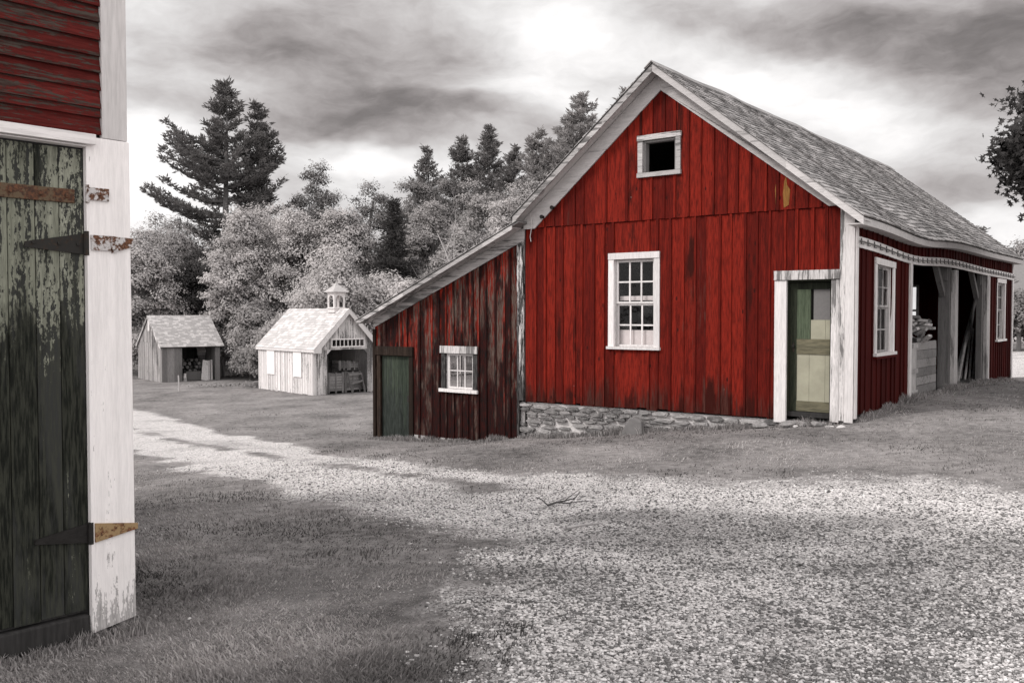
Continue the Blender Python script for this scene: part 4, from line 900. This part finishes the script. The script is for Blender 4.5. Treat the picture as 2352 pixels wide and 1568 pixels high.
mb = MB(FGs, .001); mb.prism([(1.8, 4.02), (-.13, 2.10), (-.13, 1.96), (.28, 1.96), (.30, 2.2), (1.8, 3.80)], .25, .28); mb.prism([(1.801, 4.02), (1.801, 3.80), (3.3, 2.2), (3.32, 1.96), (3.73, 1.96), (3.73, 2.10)], .25, .28)
mb.build('rake_board', MATS['white'], WS)
CUP = empty('cupola', (1.8, .9, 3.85), 0); CUP.parent = WS
mb = MB()
for i in range(4):
    c, s = (1, 0, -1, 0)[i], (0, 1, 0, -1)[i]
    fn = lambda u, z, n, c=c, s=s: (c * n - s * u, s * n + c * u, z); mb.fn = fn; R_ = .30
    mb.box(-R_, -R_ + .09, .0, .95, R_ - .04, R_, .5); mb.box(R_ - .09, R_ - .001, .0, .95, R_ - .04, R_ - .001, .5); mb.box(-R_ + .09, R_ - .09, 0, .26, R_ - .04, R_ - .001, .5); mb.box(-R_ + .09, R_ - .09, .85, .95, R_ - .04, R_ - .001, .5)
    pts = [(-.21, .85)] + [(-.21 * math.cos(t), .64 + .19 * math.sin(t)) for t in np.linspace(0, PI / 2, 6)] ; mb.prism([(p, q) for p, q in pts] + [(0, .85)], R_ - .035, R_ - .005, .5)
    pts = [(.21, .85)] + [(.21 * math.cos(t), .64 + .19 * math.sin(t)) for t in np.linspace(0, PI / 2, 6)] ; mb.prism([(p, q) for p, q in pts] + [(0, .85)], R_ - .035, R_ - .005, .5)
mb.fn = None; mb.box(-.34, .34, -.34, .34, .19, .23, .5); mb.box(-.36, .36, -.36, .36, .952, .985, .5)
mb.build('cupola_body', MATS['white'], CUP)
mb = MB(); e = .45; mb.add([(-e, -e, .99), (e, -e, .99), (e, e, .99), (-e, e, .99), (-.12, -.12, 1.30), (.12, -.12, 1.30), (.12, .12, 1.30), (-.12, .12, 1.30), (0, 0, 1.46)],
  [(3, 2, 1, 0), (0, 1, 5, 4), (1, 2, 6, 5), (2, 3, 7, 6), (3, 0, 4, 7), (4, 5, 8), (5, 6, 8), (6, 7, 8), (7, 4, 8)]); mb.build('cupola_roof', MATS['shingle_grey'], CUP)
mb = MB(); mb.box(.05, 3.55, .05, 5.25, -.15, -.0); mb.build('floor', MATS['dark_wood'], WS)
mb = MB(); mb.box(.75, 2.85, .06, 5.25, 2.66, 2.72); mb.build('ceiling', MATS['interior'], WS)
def s2w(root, D, x, y, z): g = (D[1], -D[0]); return (root[0] + g[0] * x + D[0] * y, root[1] + g[1] * x + D[1] * y, root[2] + z)
rz1 = WS.rotation_euler[2]
pallet_crate('crate', s2w(W1, D1, .98, .35, .0), rz1, .86, .8, .98, 'grey_wood', 'large slatted crate on the floor at the left of the white shed doorway', 'crates in the white shed', 7)
pallet_crate('crate', s2w(W1, D1, 1.95, .4, .0), rz1 + .03, .9, .8, 1.0, 'grey_wood', 'large slatted crate on the floor at the right of the white shed doorway', 'crates in the white shed', 7)
pallet_crate('crate', s2w(W1, D1, 1.75, .6, 1.06), rz1, .5, .6, .45, 'timber', 'dark crate on top, left of the upper pair in the white shed', 'crates in the white shed', 4)
pallet_crate('crate', s2w(W1, D1, 2.3, .6, 1.06), rz1, .58, .6, .42, 'timber', 'dark crate on top, right of the upper pair in the white shed', 'crates in the white shed', 4)
fr_ = MB(None, .003); fr_.bar((0, 0, 0), (-.12, .25, 1.0), .08, .05); fr_.bar((.7, 0, 0), (.66, .25, .95), .08, .05); fr_.bar((-.05, .12, .42), (.68, .12, .55), .05, .09); fr_.bar((-.1, .22, .85), (.67, .22, .88), .05, .08)
o = fr_.build('trestle', MATS['timber']); o.location = s2w(W1, D1, 2.15, .05, 0); o.rotation_euler = (0, 0, rz1); props(o, 'loose ladder-like wooden frame leaning on a crate in the white shed', 'trestle')

# ---------------------------------------------------------------- GREY OPEN SHED
W2 = (-21.686, 56.0, -2.66); D2 = (-.62725, .77882)
GS = empty('grey_shed', W2, frame_xy(W2, D2), label='old grey plank shed with one open bay full of logs', cat='shed'); rz2 = GS.rotation_euler[2]
gr_ = lambda u: 4.12 - .765 * abs(u - 2.35)
mb = MB(FLs); board_wall(mb, edges(0, 4.7, .2), lambda u: 0, lambda u: 2.45, batten=.05, bth=.025)
mb.fn = FLs; board_wall(mb, edges(0, 4.7, .2), lambda u: 2.44, lambda u: gr_(u) - .1, n0=.015, batten=.05, bth=.025, brk=(2.35,), rag=.0); mb.build('gable_wall', MATS['grey_light'], GS)
mb = MB(FLs); mb.box(2.12, 2.48, 3.15, 3.85, .06, .075, .5); mb.build('gable_board', MATS['white'], GS)
mb = MB(lambda u, z, n: (3.65 + n, u, z)); board_wall(mb, edges(0, 4.7, .25), lambda u: -.1, lambda u: gr_(u) - .1, brk=(2.35,)); mb.build('gable_wall', MATS['grey_wood'], GS)
mb = MB(lambda u, z, n: (u, 4.7 + n, z)); board_wall(mb, edges(0, 3.65, .25), lambda u: -.1, lambda u: 2.3); mb.build('back_wall', MATS['grey_wood'], GS)
mb = MB(FGs); board_wall(mb, edges(.08, 1.25, .24), lambda u: -.02, lambda u: 2.12, batten=.0); mb.build('front_wall', MATS['grey_wood'], GS)
for q in ((-.02, .08, 0, 2.2, .0, .05), (3.37, 3.65, 0, 2.15, -.1, .05)): mb = MB(FGs, .005); mb.box(*q); mb.build('corner_post', MATS['timber'], GS)
mb = MB(FGs, .008); mb.box(.0, 3.66, 2.13, 2.3, -.06, .06); mb.build('lintel', MATS['timber_h'], GS)
mb = MB(FLs, .002); mb.prism([(2.35, 4.12), (-.14, 2.2), (-.14, 2.08), (.0, 2.1), (2.35, 3.95)], .11, .14, .8); mb.prism([(2.351, 4.12), (2.351, 3.95), (4.7, 2.1), (4.84, 2.08), (4.84, 2.2)], .11, .14, .3); mb.build('rake_board', MATS['white_worn'], GS)
al2 = math.atan(.765); c2, s2_ = math.cos(al2), math.sin(al2)
for sg in (-1, 1):
    L = (2.35 + .2) / c2
    def f(a, b, h, sg=sg): y = -.2 + b * c2 if sg < 0 else 4.9 - b * c2; return (a, y + sg * h * s2_, 4.14 - 2.55 * .765 + b * s2_ + h * c2)
    mb = MB(f); mb.box(-.1, 3.85, 0, L, -.05, 0, .5); rf = mb.build('roof', MATS['timber_h'], GS)
    mb = MB(); roof_shingles(mb, -.16, 3.9, L, f, e=.15, w=.22, th=.008, raw=.15); mb.build('shingles', MATS['shingle_grey'], rf, recalc=False)
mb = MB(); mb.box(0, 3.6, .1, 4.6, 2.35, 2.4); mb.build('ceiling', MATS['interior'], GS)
lg = 0
for r in range(6):
    for k in range(5):
        lg += 1; x = 1.55 + k * .3 + random.uniform(-.06, .06) + (r % 2) * .13; z = .16 + r * .22; R_ = random.uniform(.09, .125)
        mb = MB(None, .008); mb.tube([(0, 0, 0), (random.uniform(-.03, .03), .9, 0)], R_, 8, random.random()); o = mb.build('log', MATS['timber' if lg % 3 else 'dark_wood']); o.location = s2w(W2, D2, x, 1.2 + random.uniform(-.1, .1), z); o.rotation_euler = (0, 0, rz2)
        props(o, 'cut log in the dark stack inside the grey shed', 'log', 'logs stacked in the grey shed')
mb = MB(None, .02); mb.box(0, 1.05, 0, .5, 0, .55); mb.box(1.06, 1.3, .05, .5, 0, .42); tb = thing_mb('wooden_box', mb, 'timber', 'low weathered wooden trough in front of the logs in the grey shed', 'box'); tb.location = s2w(W2, D2, 1.65, .4, 0.02); tb.rotation_euler = (0, 0, rz2)
for (x, x2, w, h, lb_) in ((2.72, 2.95, .5, 1.25, 'wide board leaning inside the grey shed behind the narrow ones'), (3.0, 3.12, .1, 1.25, 'narrow board leaning in the middle of the grey shed opening'), (3.16, 3.27, .12, 1.3, 'narrow board leaning next to the right post of the grey shed')):
    mb = MB(None, .004); mb.bar((0, 0, 0), (x2 - x, .3, h), w, .03, up=(0, 1, .2)); o = mb.build('leaning_board', MATS['grey_light']); o.location = s2w(W2, D2, x, .1, .0); o.rotation_euler = (0, 0, rz2); props(o, lb_, 'board', 'boards leaning in the grey shed')
mb = MB(None, .03); mb.box(0, .2, 0, .2, 0, .18); mb.box(.02, .16, .02, .18, .2, .5); o = thing_mb('chopping_block', mb, 'grey_light', 'small pale block standing left inside the grey shed opening', 'block'); o.location = s2w(W2, D2, 1.35, .05, 0); o.rotation_euler = (0, 0, rz2)
# small hut behind
W3 = s2w(W2, D2, 3.2, 2.6, 0); HS = empty('small_hut', W3, rz2, label='low hut with a bright white roof half hidden behind the grey shed', cat='shed')
mb = MB(FGs); board_wall(mb, edges(0, 1.75, .2), lambda u: 0, lambda u: 1.62, batten=.04); mb.fn = lambda u, z, n: (1.75 + n, u, z); board_wall(mb, edges(0, 1.4, .2), lambda u: 0, lambda u: 1.62 + .9 * u, batten=.04); mb.build('wall', MATS['grey_wood'], HS)
mb = MB(); mb.hexa([(-.1, -.2, 1.72), (1.9, -.2, 1.72), (1.45, 1.4, 3.2), (-.1, 1.4, 3.2), (-.1, -.2, 1.78), (1.9, -.2, 1.78), (1.45, 1.4, 3.26), (-.1, 1.4, 3.26)]); mb.build('roof', MATS['shutter'], HS)
mb = MB(); mb.box(-.1, 1.88, -.19, -.15, 1.52, 1.72); mb.build('fascia', MATS['grey_light'], HS)
for i, (x, l, a, lb_) in enumerate(((1.75, 1.5, .35, 'tall plank leaning on the small hut wall'), (2.0, .9, .45, 'short plank leaning outermost on the small hut wall'), (1.6, 1.2, .1, 'upright narrow plank standing against the small hut'))):
    mb = MB(None, .004); mb.bar((a, 0, 0), (0, .1, l), .12, .04, up=(0, 1, 0)); o = mb.build('leaning_plank', MATS['grey_wood']); o.location = s2w(W3, D2, x, -.25, 0); o.rotation_euler = (0, 0, rz2); props(o, lb_, 'plank', 'planks against the small hut')
# stake
x, y, z = at(410.5, 45.0, 897); z = gz(x, y)
mb = MB(None, .004); mb.tube([(0, 0, -.05), (.01, 0, .40), (-.01, 0, .78)], [.04, .036, .034], 6); o = thing_mb('stake', mb, 'grey_light', 'thin wooden stake in the grass before the grey shed', 'stake'); o.location = (x, y, z)

# ---------------------------------------------------------------- FAR HOUSE
hx, hy, _ = at(2318, 66); hz = gz(hx, hy); HH = empty('far_house', (hx, hy, hz), .1, label='distant pale house with broad grey roof and chimney at the right edge', cat='house')
mb = MB(); mb.box(.3, 11, .3, 8, -.5, 3.0); mb.build('wall', MATS['wall_far'], HH)
mb = MB(); mb.hexa([(-.1, -.2, 2.95), (11.5, -.2, 2.95), (11.5, 4.1, 6.0), (-.1, 4.1, 6.0), (-.1, -.2, 3.1), (11.5, -.2, 3.1), (11.5, 4.1, 6.15), (-.1, 4.1, 6.15)]); mb.hexa([(-.1, 8.4, 2.95), (11.5, 8.4, 2.95), (11.5, 4.1, 6.0), (-.1, 4.1, 6.0), (-.1, 8.4, 3.1), (11.5, 8.4, 3.1), (11.5, 4.1, 6.15), (-.1, 4.1, 6.15)]); mb.build('roof', MATS['roof_far'], HH)
mb = MB(); mb.box(-.1, 11.5, -.25, -.2, 2.85, 3.05); mb.build('fascia', MATS['wall_far'], HH)
mb = MB(); mb.box(.2, .9, 3.4, 4.0, 4.8, 6.6); mb.build('chimney', MATS['brick_far'], HH)
mb = MB(); mb.box(1.2, 2.2, .24, .299, 1.0, 2.2); mb.build('window', MATS['interior'], HH)

# ---------------------------------------------------------------- twigs on the drive
def twig(px, py, mat, label, strands):
    x, y = gpt(px, py); mb = MB()
    for pts, r in strands: mb.tube([(a, b, c + gz(x, y) * 0) for a, b, c in pts], [r * (1 - .7 * i / (len(pts) - 1)) for i in range(len(pts))], 5, random.random())
    o = mb.build('twig', MATS[mat]); o.location = (x, y, float(zat(np.array([x]), np.array([y]))[0]) + .02); o.scale = (.9, .9, .9); props(o, label, 'twig', 'fallen twigs on the gravel')
twig(1262, 1160, 'twig', 'dark forked twig lying on the gravel drive', [([(-.02, -.02, 0), (.08, .05, .02), (.16, .06, .03), (.28, .12, .05), (.34, .2, .1)], .013), ([(-.02, 0, .0), (-.08, .15, .03), (-.14, .25, .03)], .008), ([(.06, .03, .02), (.2, .0, .02), (.32, .04, .03), (.5, .12, .02)], .008), ([(.16, .06, .03), (.26, .1, .1), (.33, .14, .14)], .006)])
twig(1350, 1211, 'twig_pale', 'pale bare stick lying on the gravel nearer the camera', [([(-.2, -.06, .0), (-.08, 0, .01), (.04, .02, .02), (.12, .01, .03), (.17, -.02, .0)], .019), ([(-.2, -.06, 0), (-.3, -.07, 0)], .006)])

# ---------------------------------------------------------------- trees
def leaf_quads(P, N, size, rs, asp=1.0):
    n_ = len(P); R = rs.normal(size=(n_, 3)); N = N + rs.normal(size=(n_, 3)) * .42; N /= np.linalg.norm(N, axis=1)[:, None]
    T = np.cross(N, R); T /= np.linalg.norm(T, axis=1)[:, None] + 1e-9; B = np.cross(N, T)
    s = (size * rs.uniform(.55, 1.3, n_))[:, None]
    V = np.stack([P - T * s * .5, P + B * s * .38 * asp - N * s * .06, P + T * s * .5, P - B * s * .38 * asp - N * s * .06], 1)
    return V.reshape(-1, 3), np.arange(n_ * 4).reshape(-1, 4)
def trunk_mesh(h, r, rs, limbs, spread, seg=7, lean=.0, low=.3):
    mb = MB(); pts = [(0, 0, -.3)] + [(rs.normal() * .04 * h * k / 5 + lean * h * k / 5, rs.normal() * .03 * h * k / 5, h * .85 * k / 5) for k in range(1, 6)]
    mb.tube(pts, [r * (1.25 - k * .2) for k in range(6)], seg, .5)
    for i in range(limbs):
        k = rs.uniform(low, .8); b = Vector(pts[0]).lerp(Vector(pts[5]), k); a = rs.uniform(0, 2 * PI); L = spread * rs.uniform(.6, 1.0) * (1.1 - .5 * k)
        e = b + Vector((math.cos(a) * L, math.sin(a) * L, L * rs.uniform(.5, 1.1))); m = b.lerp(e, .5) + Vector((0, 0, -.08 * L))
        rr = r * .42 * (1.1 - k); mb.tube([b, m, e], [rr, rr * .6, rr * .2], 5, .5)
        for _ in range(2):
            q = m.lerp(e, rs.uniform(0, .6)); q2 = q + Vector((rs.normal(), rs.normal(), abs(rs.normal()) + .2)) * L * .28; mb.tube([q, q2], [rr * .4, rr * .1], 4, .5)
    return mb
def broadleaf(name, loc, h, r, mat, label, seed, nclump=60, per=260, leaf=.24, low=.18, group='trees on the slope behind the sheds', cat='tree', top=1.0, bark='bark', clr=.30, sz=1.0):
    rs = np.random.RandomState(seed); root = empty(name, loc, 0, label=label, cat=cat, group=group)
    trunk_mesh(h, .035 * h * .6 + .04, rs, 9, r * .8).build('trunk', MATS[bark], root, recalc=False)
    Ps = []; Ns = []; Ts = []
    cz = h * (low + 1) / 2; rz = h * (1 - low) / 2
    for i in range(nclump):
        while 1:
            d = rs.normal(size=3); d /= np.linalg.norm(d)
            if d[2] > -.75: break
        q = rs.uniform(.45, 1.0) ** .6; cr = r * clr * rs.uniform(.6, 1.25)
        prof = 1.0 if d[2] < 0 else (1 - .25 * d[2] * top)
        c = np.array([d[0] * (r - cr * .6) * q * prof, d[1] * (r - cr * .6) * q * prof, cz + d[2] * (rz - cr * .5) * q])
        m = int(per * (cr / (r * clr)) ** 2); e = rs.normal(size=(m, 3)); e /= np.linalg.norm(e, axis=1)[:, None]
        e = e[(e[:, 2] > -.35) | (rs.rand(m) < .25)]; m = len(e)
        rad = cr * rs.uniform(.5, 1.12, m)[:, None] * (1 + .28 * np.sin(e[:, :1] * 7 + e[:, 2:3] * 5 + i)); p = c + e * rad * np.array([1.1, 1.1, .72])
        Ps.append(p); Ns.append(e + np.array([0, 0, .55]) + .3 * d); Ts.append(np.full(m, rs.normal(0, .16)))
    P = np.concatenate(Ps); N = np.concatenate(Ns); V, Fq = leaf_quads(P, N, leaf, rs)
    Ts = np.concatenate(Ts); npmesh('crown', V, [Fq], MATS[mat], root, tone=np.clip(rs.normal(.5, .09, len(Fq)) + Ts, 0, 1), cn=N / np.linalg.norm(N, axis=1)[:, None])
    return root
def conifer(name, loc, h, r, mat, label, seed, whorl=.75, dens=1.0, droop=0.0, prof=None, irr=.35, start=.12, tuft=.42, group='trees on the slope behind the sheds', per=7, bias=None):
    rs = np.random.RandomState(seed); root = empty(name, loc, 0, label=label, cat='tree', group=group)
    mb = MB(); mb.tube([(0, 0, -.3), (0, 0, h * .5), (.02 * h * rs.normal() * .3, 0, h * .98)], [.018 * h + .05, .011 * h + .03, .015], 8, .5)
    P = []; D = []; z = h * start
    while z < h * .985:
        k = (z / h - start) / (1 - start); L0 = r * (prof(k) if prof else (1 - k) ** .8) + .12
        nb = max(3, int(round(rs.uniform(4.5, 7) * dens)))
        for b in range(nb):
            a = rs.uniform(0, 2 * PI); L = L0 * rs.uniform(1 - irr, 1 + irr * .7)
            if bias is not None: L *= 1 + bias(k, a)
            rise = (.30 * k + .10 - droop) * L; zz = z + rs.uniform(-.3, .3) * whorl
            pts = []
            for t in np.linspace(0, 1, 5): pts.append((math.cos(a) * L * t, math.sin(a) * L * t, zz + rise * t - .10 * L * math.sin(PI * t) + .10 * L * t * t))
            mb.tube(pts, [.02 * L + .012, .014 * L + .01, .01 * L + .008, .006 * L + .006, .004], 4, .5)
            nt = max(3, int(L / .20 * dens)); t0 = .22 if L > 1 else .0
            for j in range(nt):
                t = t0 + (1 - t0) * (j + rs.rand()) / nt; i0 = min(3, int(t * 4)); ff = t * 4 - i0; p = np.array(pts[i0]) * (1 - ff) + np.array(pts[i0 + 1]) * ff
                sw = .24 * L * (1 - t * .75) * (.3 + t) ** .5; off = rs.uniform(-1, 1) * sw * 1.35
                p = p + np.array([-math.sin(a) * off, math.cos(a) * off, rs.normal() * .04 + .03])
                m = per; q = rs.normal(size=(m, 3)) * np.array([1, 1, .38]) + np.array([math.cos(a) * .5, math.sin(a) * .5, .55 - droop]); q /= np.linalg.norm(q, axis=1)[:, None]
                P.append(np.repeat(p[None], m, 0) + rs.normal(size=(m, 3)) * .09); D.append(q)
        z += whorl * rs.uniform(.7, 1.2) * (1.15 - .5 * k)
    mb.build('trunk', MATS['bark'], root, recalc=False)
    P = np.concatenate(P); D = np.concatenate(D); n_ = len(P); S = np.cross(D, rs.normal(size=(n_, 3))); S /= np.linalg.norm(S, axis=1)[:, None] + 1e-9
    l = (tuft * rs.uniform(.6, 1.2, n_))[:, None]; w = l * .13
    V = np.stack([P - S * w * .4, P + D * l * .5 - S * w, P + D * l, P + D * l * .5 + S * w], 1).reshape(-1, 3)
    npmesh('crown', V, [np.arange(n_ * 4).reshape(-1, 4)], MATS[mat], root, tone=np.clip(rs.normal(.5, .22, n_), 0, 1))
    return root
def place(px, Y, top):
    x, y, zt = at(px, Y, top); g = gz(x, y); return (x, y, g), zt - g
# big twin pine
pineprof = lambda k: (.55 + .45 * math.sin(PI * min(1, k * 1.25) ** 1)) * (1 - k) ** .35 if k < .8 else (1 - k) ** .62 * 1.05
loc, h = place(515, 75, 190); conifer('pine_tree', loc, h, 5.6, 'needle_dark', 'tallest dark pine with long ragged boughs reaching left', 3, whorl=1.3, dens=1.35, prof=lambda k: (1 - k) ** .72 * (1.05 + .22 * math.sin(k * 11 + 1)), bias=lambda k, a: .55 * max(0, -math.cos(a)) if .42 < k < .75 else 0, tuft=.46, per=12)
loc, h = place(590, 76.5, 226); conifer('pine_tree', loc, h, 4.6, 'needle_dark', 'narrower dark pine standing just right of the tallest pine', 5, whorl=1.15, dens=1.3, prof=lambda k: (1 - k) ** .8, tuft=.45, per=13)
CON = [(980, 92, 336, 2.8, 'needle_mid', 'pine showing its tip left of the middle pair of pines', 11), (1060, 95, 310, 3.4, 'needle_mid', 'soft grey pine between two other pine tips', 12), (1125, 93, 287, 3.2, 'needle_mid', 'pointed pine right of the middle pair above the leafy trees', 13),
 (1240, 84, 296, 4.2, 'needle_light', 'broad pale pine left of the tall one by the barn roof', 14), (1335, 82, 212, 4.6, 'needle_light', 'tall pale pine rising beside the left slope of the barn roof', 15), (1442, 86, 196, 4.0, 'needle_light', 'pine whose tip peeps over the barn roof', 16), (1180, 88, 330, 3.0, 'needle_mid', 'slim pine behind the broad pale pine, to its left', 17), (1300, 90, 262, 3.6, 'needle_light', 'pine half hidden left behind the tall pale pine', 18)]
for px, Y, top, r, m_, lb_, sd in CON:
    loc, h = place(px, Y, top); conifer('pine_tree', loc, h, r * 1.55, m_, lb_, sd, whorl=.9, dens=1.1, prof=lambda k: (1 - k) ** .8, tuft=.45, per=13)
loc, h = place(905, 60, 458); conifer('spruce_tree', loc, h, 1.6, 'needle_black', 'narrow black spruce among the pale leafy trees', 21, whorl=.45, dens=1.5, droop=.25, prof=lambda k: min(1, 1.9 * (1 - k)) ** 1.0, irr=.2, tuft=.36, per=6)
BL = [(385, 72, 478, 4.0, 'leaf_mid', 'leafy tree at the far left below the dark pine'), (322, 64, 505, 3.4, 'leaf_light', 'leafy tree beside the white post, leftmost of the trees'),
 (610, 66, 405, 3.9, 'leaf_light', 'big pale maple overlapping the narrower dark pine'), (180, 66, 500, 4.0, 'leaf_mid', 'tree at the end of the row, hidden behind the near barn'), (552, 62, 480, 2.8, 'leaf_light', 'pale maple in front of the dark pine, lower left of the big one'), (690, 63, 470, 3.4, 'leaf_light', 'pale rounded tree right of the big pale maple'),
 (722, 80, 366, 3.0, 'leaf_grey', 'dark round-topped tree standing alone against the sky'), (850, 78, 400, 3.3, 'leaf_grey', 'grey leafy tree left of the spruce on the skyline'), (790, 62, 462, 3.0, 'leaf_light', 'pale leafy tree left of the black spruce'),
 (955, 80, 380, 3.3, 'leaf_grey', 'grey leafy tree right behind the black spruce'), (1035, 82, 392, 3.5, 'leaf_grey', 'grey leafy tree below the middle pines'), (995, 68, 445, 3.0, 'leaf_mid', 'mid grey tree in front, right of the black spruce'),
 (1105, 74, 402, 3.6, 'leaf_mid', 'leafy tree beneath the pointed pine'), (1165, 66, 430, 3.0, 'leaf_light', 'pale tree above the lean-to roof'), (1210, 76, 395, 3.4, 'leaf_mid', 'leafy tree touching the left edge of the barn roof'), (1060, 60, 520, 2.8, 'leaf_mid', 'low leafy tree just above the lean-to roof'),
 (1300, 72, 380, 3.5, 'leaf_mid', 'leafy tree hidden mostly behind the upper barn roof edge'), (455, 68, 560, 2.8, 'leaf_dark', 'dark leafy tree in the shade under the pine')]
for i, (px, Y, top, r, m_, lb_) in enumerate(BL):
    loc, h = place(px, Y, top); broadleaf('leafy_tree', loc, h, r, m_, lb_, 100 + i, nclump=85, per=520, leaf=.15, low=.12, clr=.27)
SHR = [(790, 53, 560, 3.3, 'leaf_light', 'large feathery pale willow bush behind the cupola'), (885, 55, 612, 2.6, 'leaf_pale', 'pale willow bush behind the lean-to eave'), (715, 56, 640, 2.2, 'leaf_light', 'pale bush left of the cupola'), (945, 52, 632, 2.0, 'leaf_pale', 'low pale bush above the lean-to roof end'),
 (650, 54, 708, 2.0, 'leaf_mid', 'bush directly behind the white shed, at its left'), (590, 60, 690, 2.3, 'leaf_mid', 'bush between the two sheds, taller one'), (548, 62, 740, 1.8, 'leaf_mid', 'bush right beside the small hut'), (620, 52, 780, 1.3, 'leaf_grey', 'low bush touching the back corner of the white shed'),
 (400, 66, 702, 2.2, 'leaf_pale', 'pale broad-leaved bush behind the grey shed roof'), (480, 68, 712, 2.2, 'leaf_light', 'pale bush right behind the grey shed ridge end'), (325, 63, 735, 1.9, 'leaf_light', 'bush left of the grey shed by the white post'), (560, 68, 640, 3.0, 'leaf_grey', 'grey bushy tree in front of the dark hollow'),
 (575, 57, 800, 1.2, 'leaf_grey', 'lowest dark bush in the gap between the sheds')]
for i, (px, Y, top, r, m_, lb_) in enumerate(SHR):
    loc, h = place(px, Y, top); broadleaf('bush', loc, h, r, m_, lb_, 200 + i, nclump=55, per=480, leaf=.14, low=.0, group='bushes around the sheds', cat='bush', clr=.34)
for i in range(-3, 12):
    px = 250 + i * 95; loc, h = place(px, 98 + (i % 3) * 4, 560 - 30 * (i % 2)); broadleaf('leafy_tree', loc, h, 6.0, 'leaf_dark', 'dark tree far back in the wood, seen only through gaps', 300 + i, nclump=40, per=260, leaf=.5, low=.0, group='trees deep in the wood')
RT_ = [('pine_tree', 2246, 58, 518, 2.2, 'needle_mid', 'small pine tip above the far end of the barn roof'), ('leafy_tree', 2300, 88, 552, 3.2, 'leaf_mid', 'far leafy tree behind the chimney'), ('leafy_tree', 2362, 90, 548, 3.6, 'leaf_mid', 'far leafy tree behind the house roof at the right edge'), ('leafy_tree', 2270, 80, 560, 3.0, 'leaf_grey', 'far leafy tree just over the low end of the barn roof')]
for i, (k, px, Y, top, r, m_, lb_) in enumerate(RT_):
    loc, h = place(px, Y, top)
    if k == 'pine_tree': conifer(k, loc, h, r, m_, lb_, 400 + i, whorl=.6, prof=lambda k: (1 - k) ** .7, tuft=.4, group='trees beyond the barn')
    else: broadleaf(k, loc, h, r, m_, lb_, 400 + i, nclump=45, leaf=.26, group='trees beyond the barn')
for i, (px, Y, top, r, lb_) in enumerate([(2342, 50, 655, 1.8, 'rounded dark bush by the house, nearer the barn'), (2400, 51, 650, 2.2, 'rounded dark bush before the house at the frame edge')]):
    loc, h = place(px, Y, top); broadleaf('bush', loc, h, r, 'leaf_grey', lb_, 420 + i, nclump=50, per=260, leaf=.14, low=0, group='bushes before the house', cat='bush', clr=.36)
# a bare pale tree showing its branches
def bare(px, Y, top, seed, label):
    loc, h = place(px, Y, top); root = empty('bare_tree', loc, 0, label=label, cat='tree', group='bare pale trees'); rs = np.random.RandomState(seed); mb = MB()
    def grow(p, d, L, r, lv):
        pts = [p]; q = Vector(p); dd = Vector(d)
        for _ in range(3): dd = (dd + Vector(rs.normal(size=3)) * .18 + Vector((0, 0, .06))).normalized(); q = q + dd * L / 3; pts.append(tuple(q))
        mb.tube(pts, [r, r * .85, r * .7, r * .5], 4, .5)
        if lv > 0:
            for _ in range(3 if lv > 1 else 4):
                b = Vector(pts[rs.randint(1, 4)]); grow(tuple(b), (dd + Vector(rs.normal(size=3)) * .7).normalized(), L * rs.uniform(.5, .8), r * .5, lv - 1)
    grow((0, 0, 0), (0.05, 0, 1), h * .55, .10, 4); mb.build('branches', MATS['bark_pale'], root, recalc=False)
bare(1060, 56, 505, 5, 'bare pale-limbed tree in front of the leafy trees by the lean-to roof'); bare(985, 58, 560, 8, 'small bare pale tree right of the black spruce')
# weeds in front of the bushes
def weeds(px, Y, r, hh, nn, label, seed):
    x, y, _ = at(px, Y); rs = np.random.RandomState(seed); P = rs.normal(size=(nn, 3)) * np.array([r, r * .4, 0]); P[:, 2] = rs.uniform(0, hh, nn); V, Fq = leaf_quads(P, np.tile([0, -.3, 1.], (nn, 1)), .13, rs)
    o = npmesh('weeds', V, [Fq], MATS['leaf_grey'], tone=rs.rand(nn), loc=(x, y, gz(x, y)), cn=np.tile([0, -.4, .9], (nn, 1))); props(o, label, 'weeds')
weeds(600, 47, .55, .35, 500, 'patch of leafy weeds at the back corner of the white shed', 1); weeds(535, 49, 1.2, .16, 500, 'low pale weeds in the grass between the sheds', 2)
# near maple hanging in from the right
def maple():
    x, y = 11.85, 16.0; g = gz(x, y); root = empty('maple_tree', (x, y, g), 0, label='dark maple with lobed leaves hanging in at the right edge', cat='tree'); rs = np.random.RandomState(77)
    trunk_mesh(7.5, .2, rs, 14, 3.0, low=.35).build('trunk', MATS['bark'], root, recalc=False)
    lobes = []; 
    for i in range(10):
        a = PI / 2 + i * PI / 5; rr = (.5, .24)[i % 2] * (1 if i not in (5,) else .6); lobes.append((math.cos(a) * rr, math.sin(a) * rr))
    Lb = np.array(lobes); Ps = []
    for i in range(300):
        d = rs.normal(size=3); d /= np.linalg.norm(d); q = rs.uniform(.55, 1) ** .5
        c = np.array([d[0] * 2.75 * q, d[1] * 2.75 * q, 4.55 + d[2] * (1.9 if d[2] < 0 else 1.9) * q]); m = 210
        Ps.append(c + rs.normal(size=(m, 3)) * np.array([.24, .24, .14]))
    P = np.concatenate(Ps); n_ = len(P); N = rs.normal(size=(n_, 3)) * .6 + np.array([-.2, -.5, .6]); N /= np.linalg.norm(N, axis=1)[:, None]
    T = np.cross(N, rs.normal(size=(n_, 3))); T /= np.linalg.norm(T, axis=1)[:, None]; B = np.cross(N, T); s = rs.uniform(.11, .17, n_)[:, None, None]
    V = P[:, None] + (T[:, None] * Lb[None, :, :1] + B[:, None] * Lb[None, :, 1:]) * s
    npmesh('crown', V.reshape(-1, 3), [np.arange(n_ * 10).reshape(-1, 10)], MATS['leaf_near'], root, tone=rs.rand(n_), cn=N)
maple()
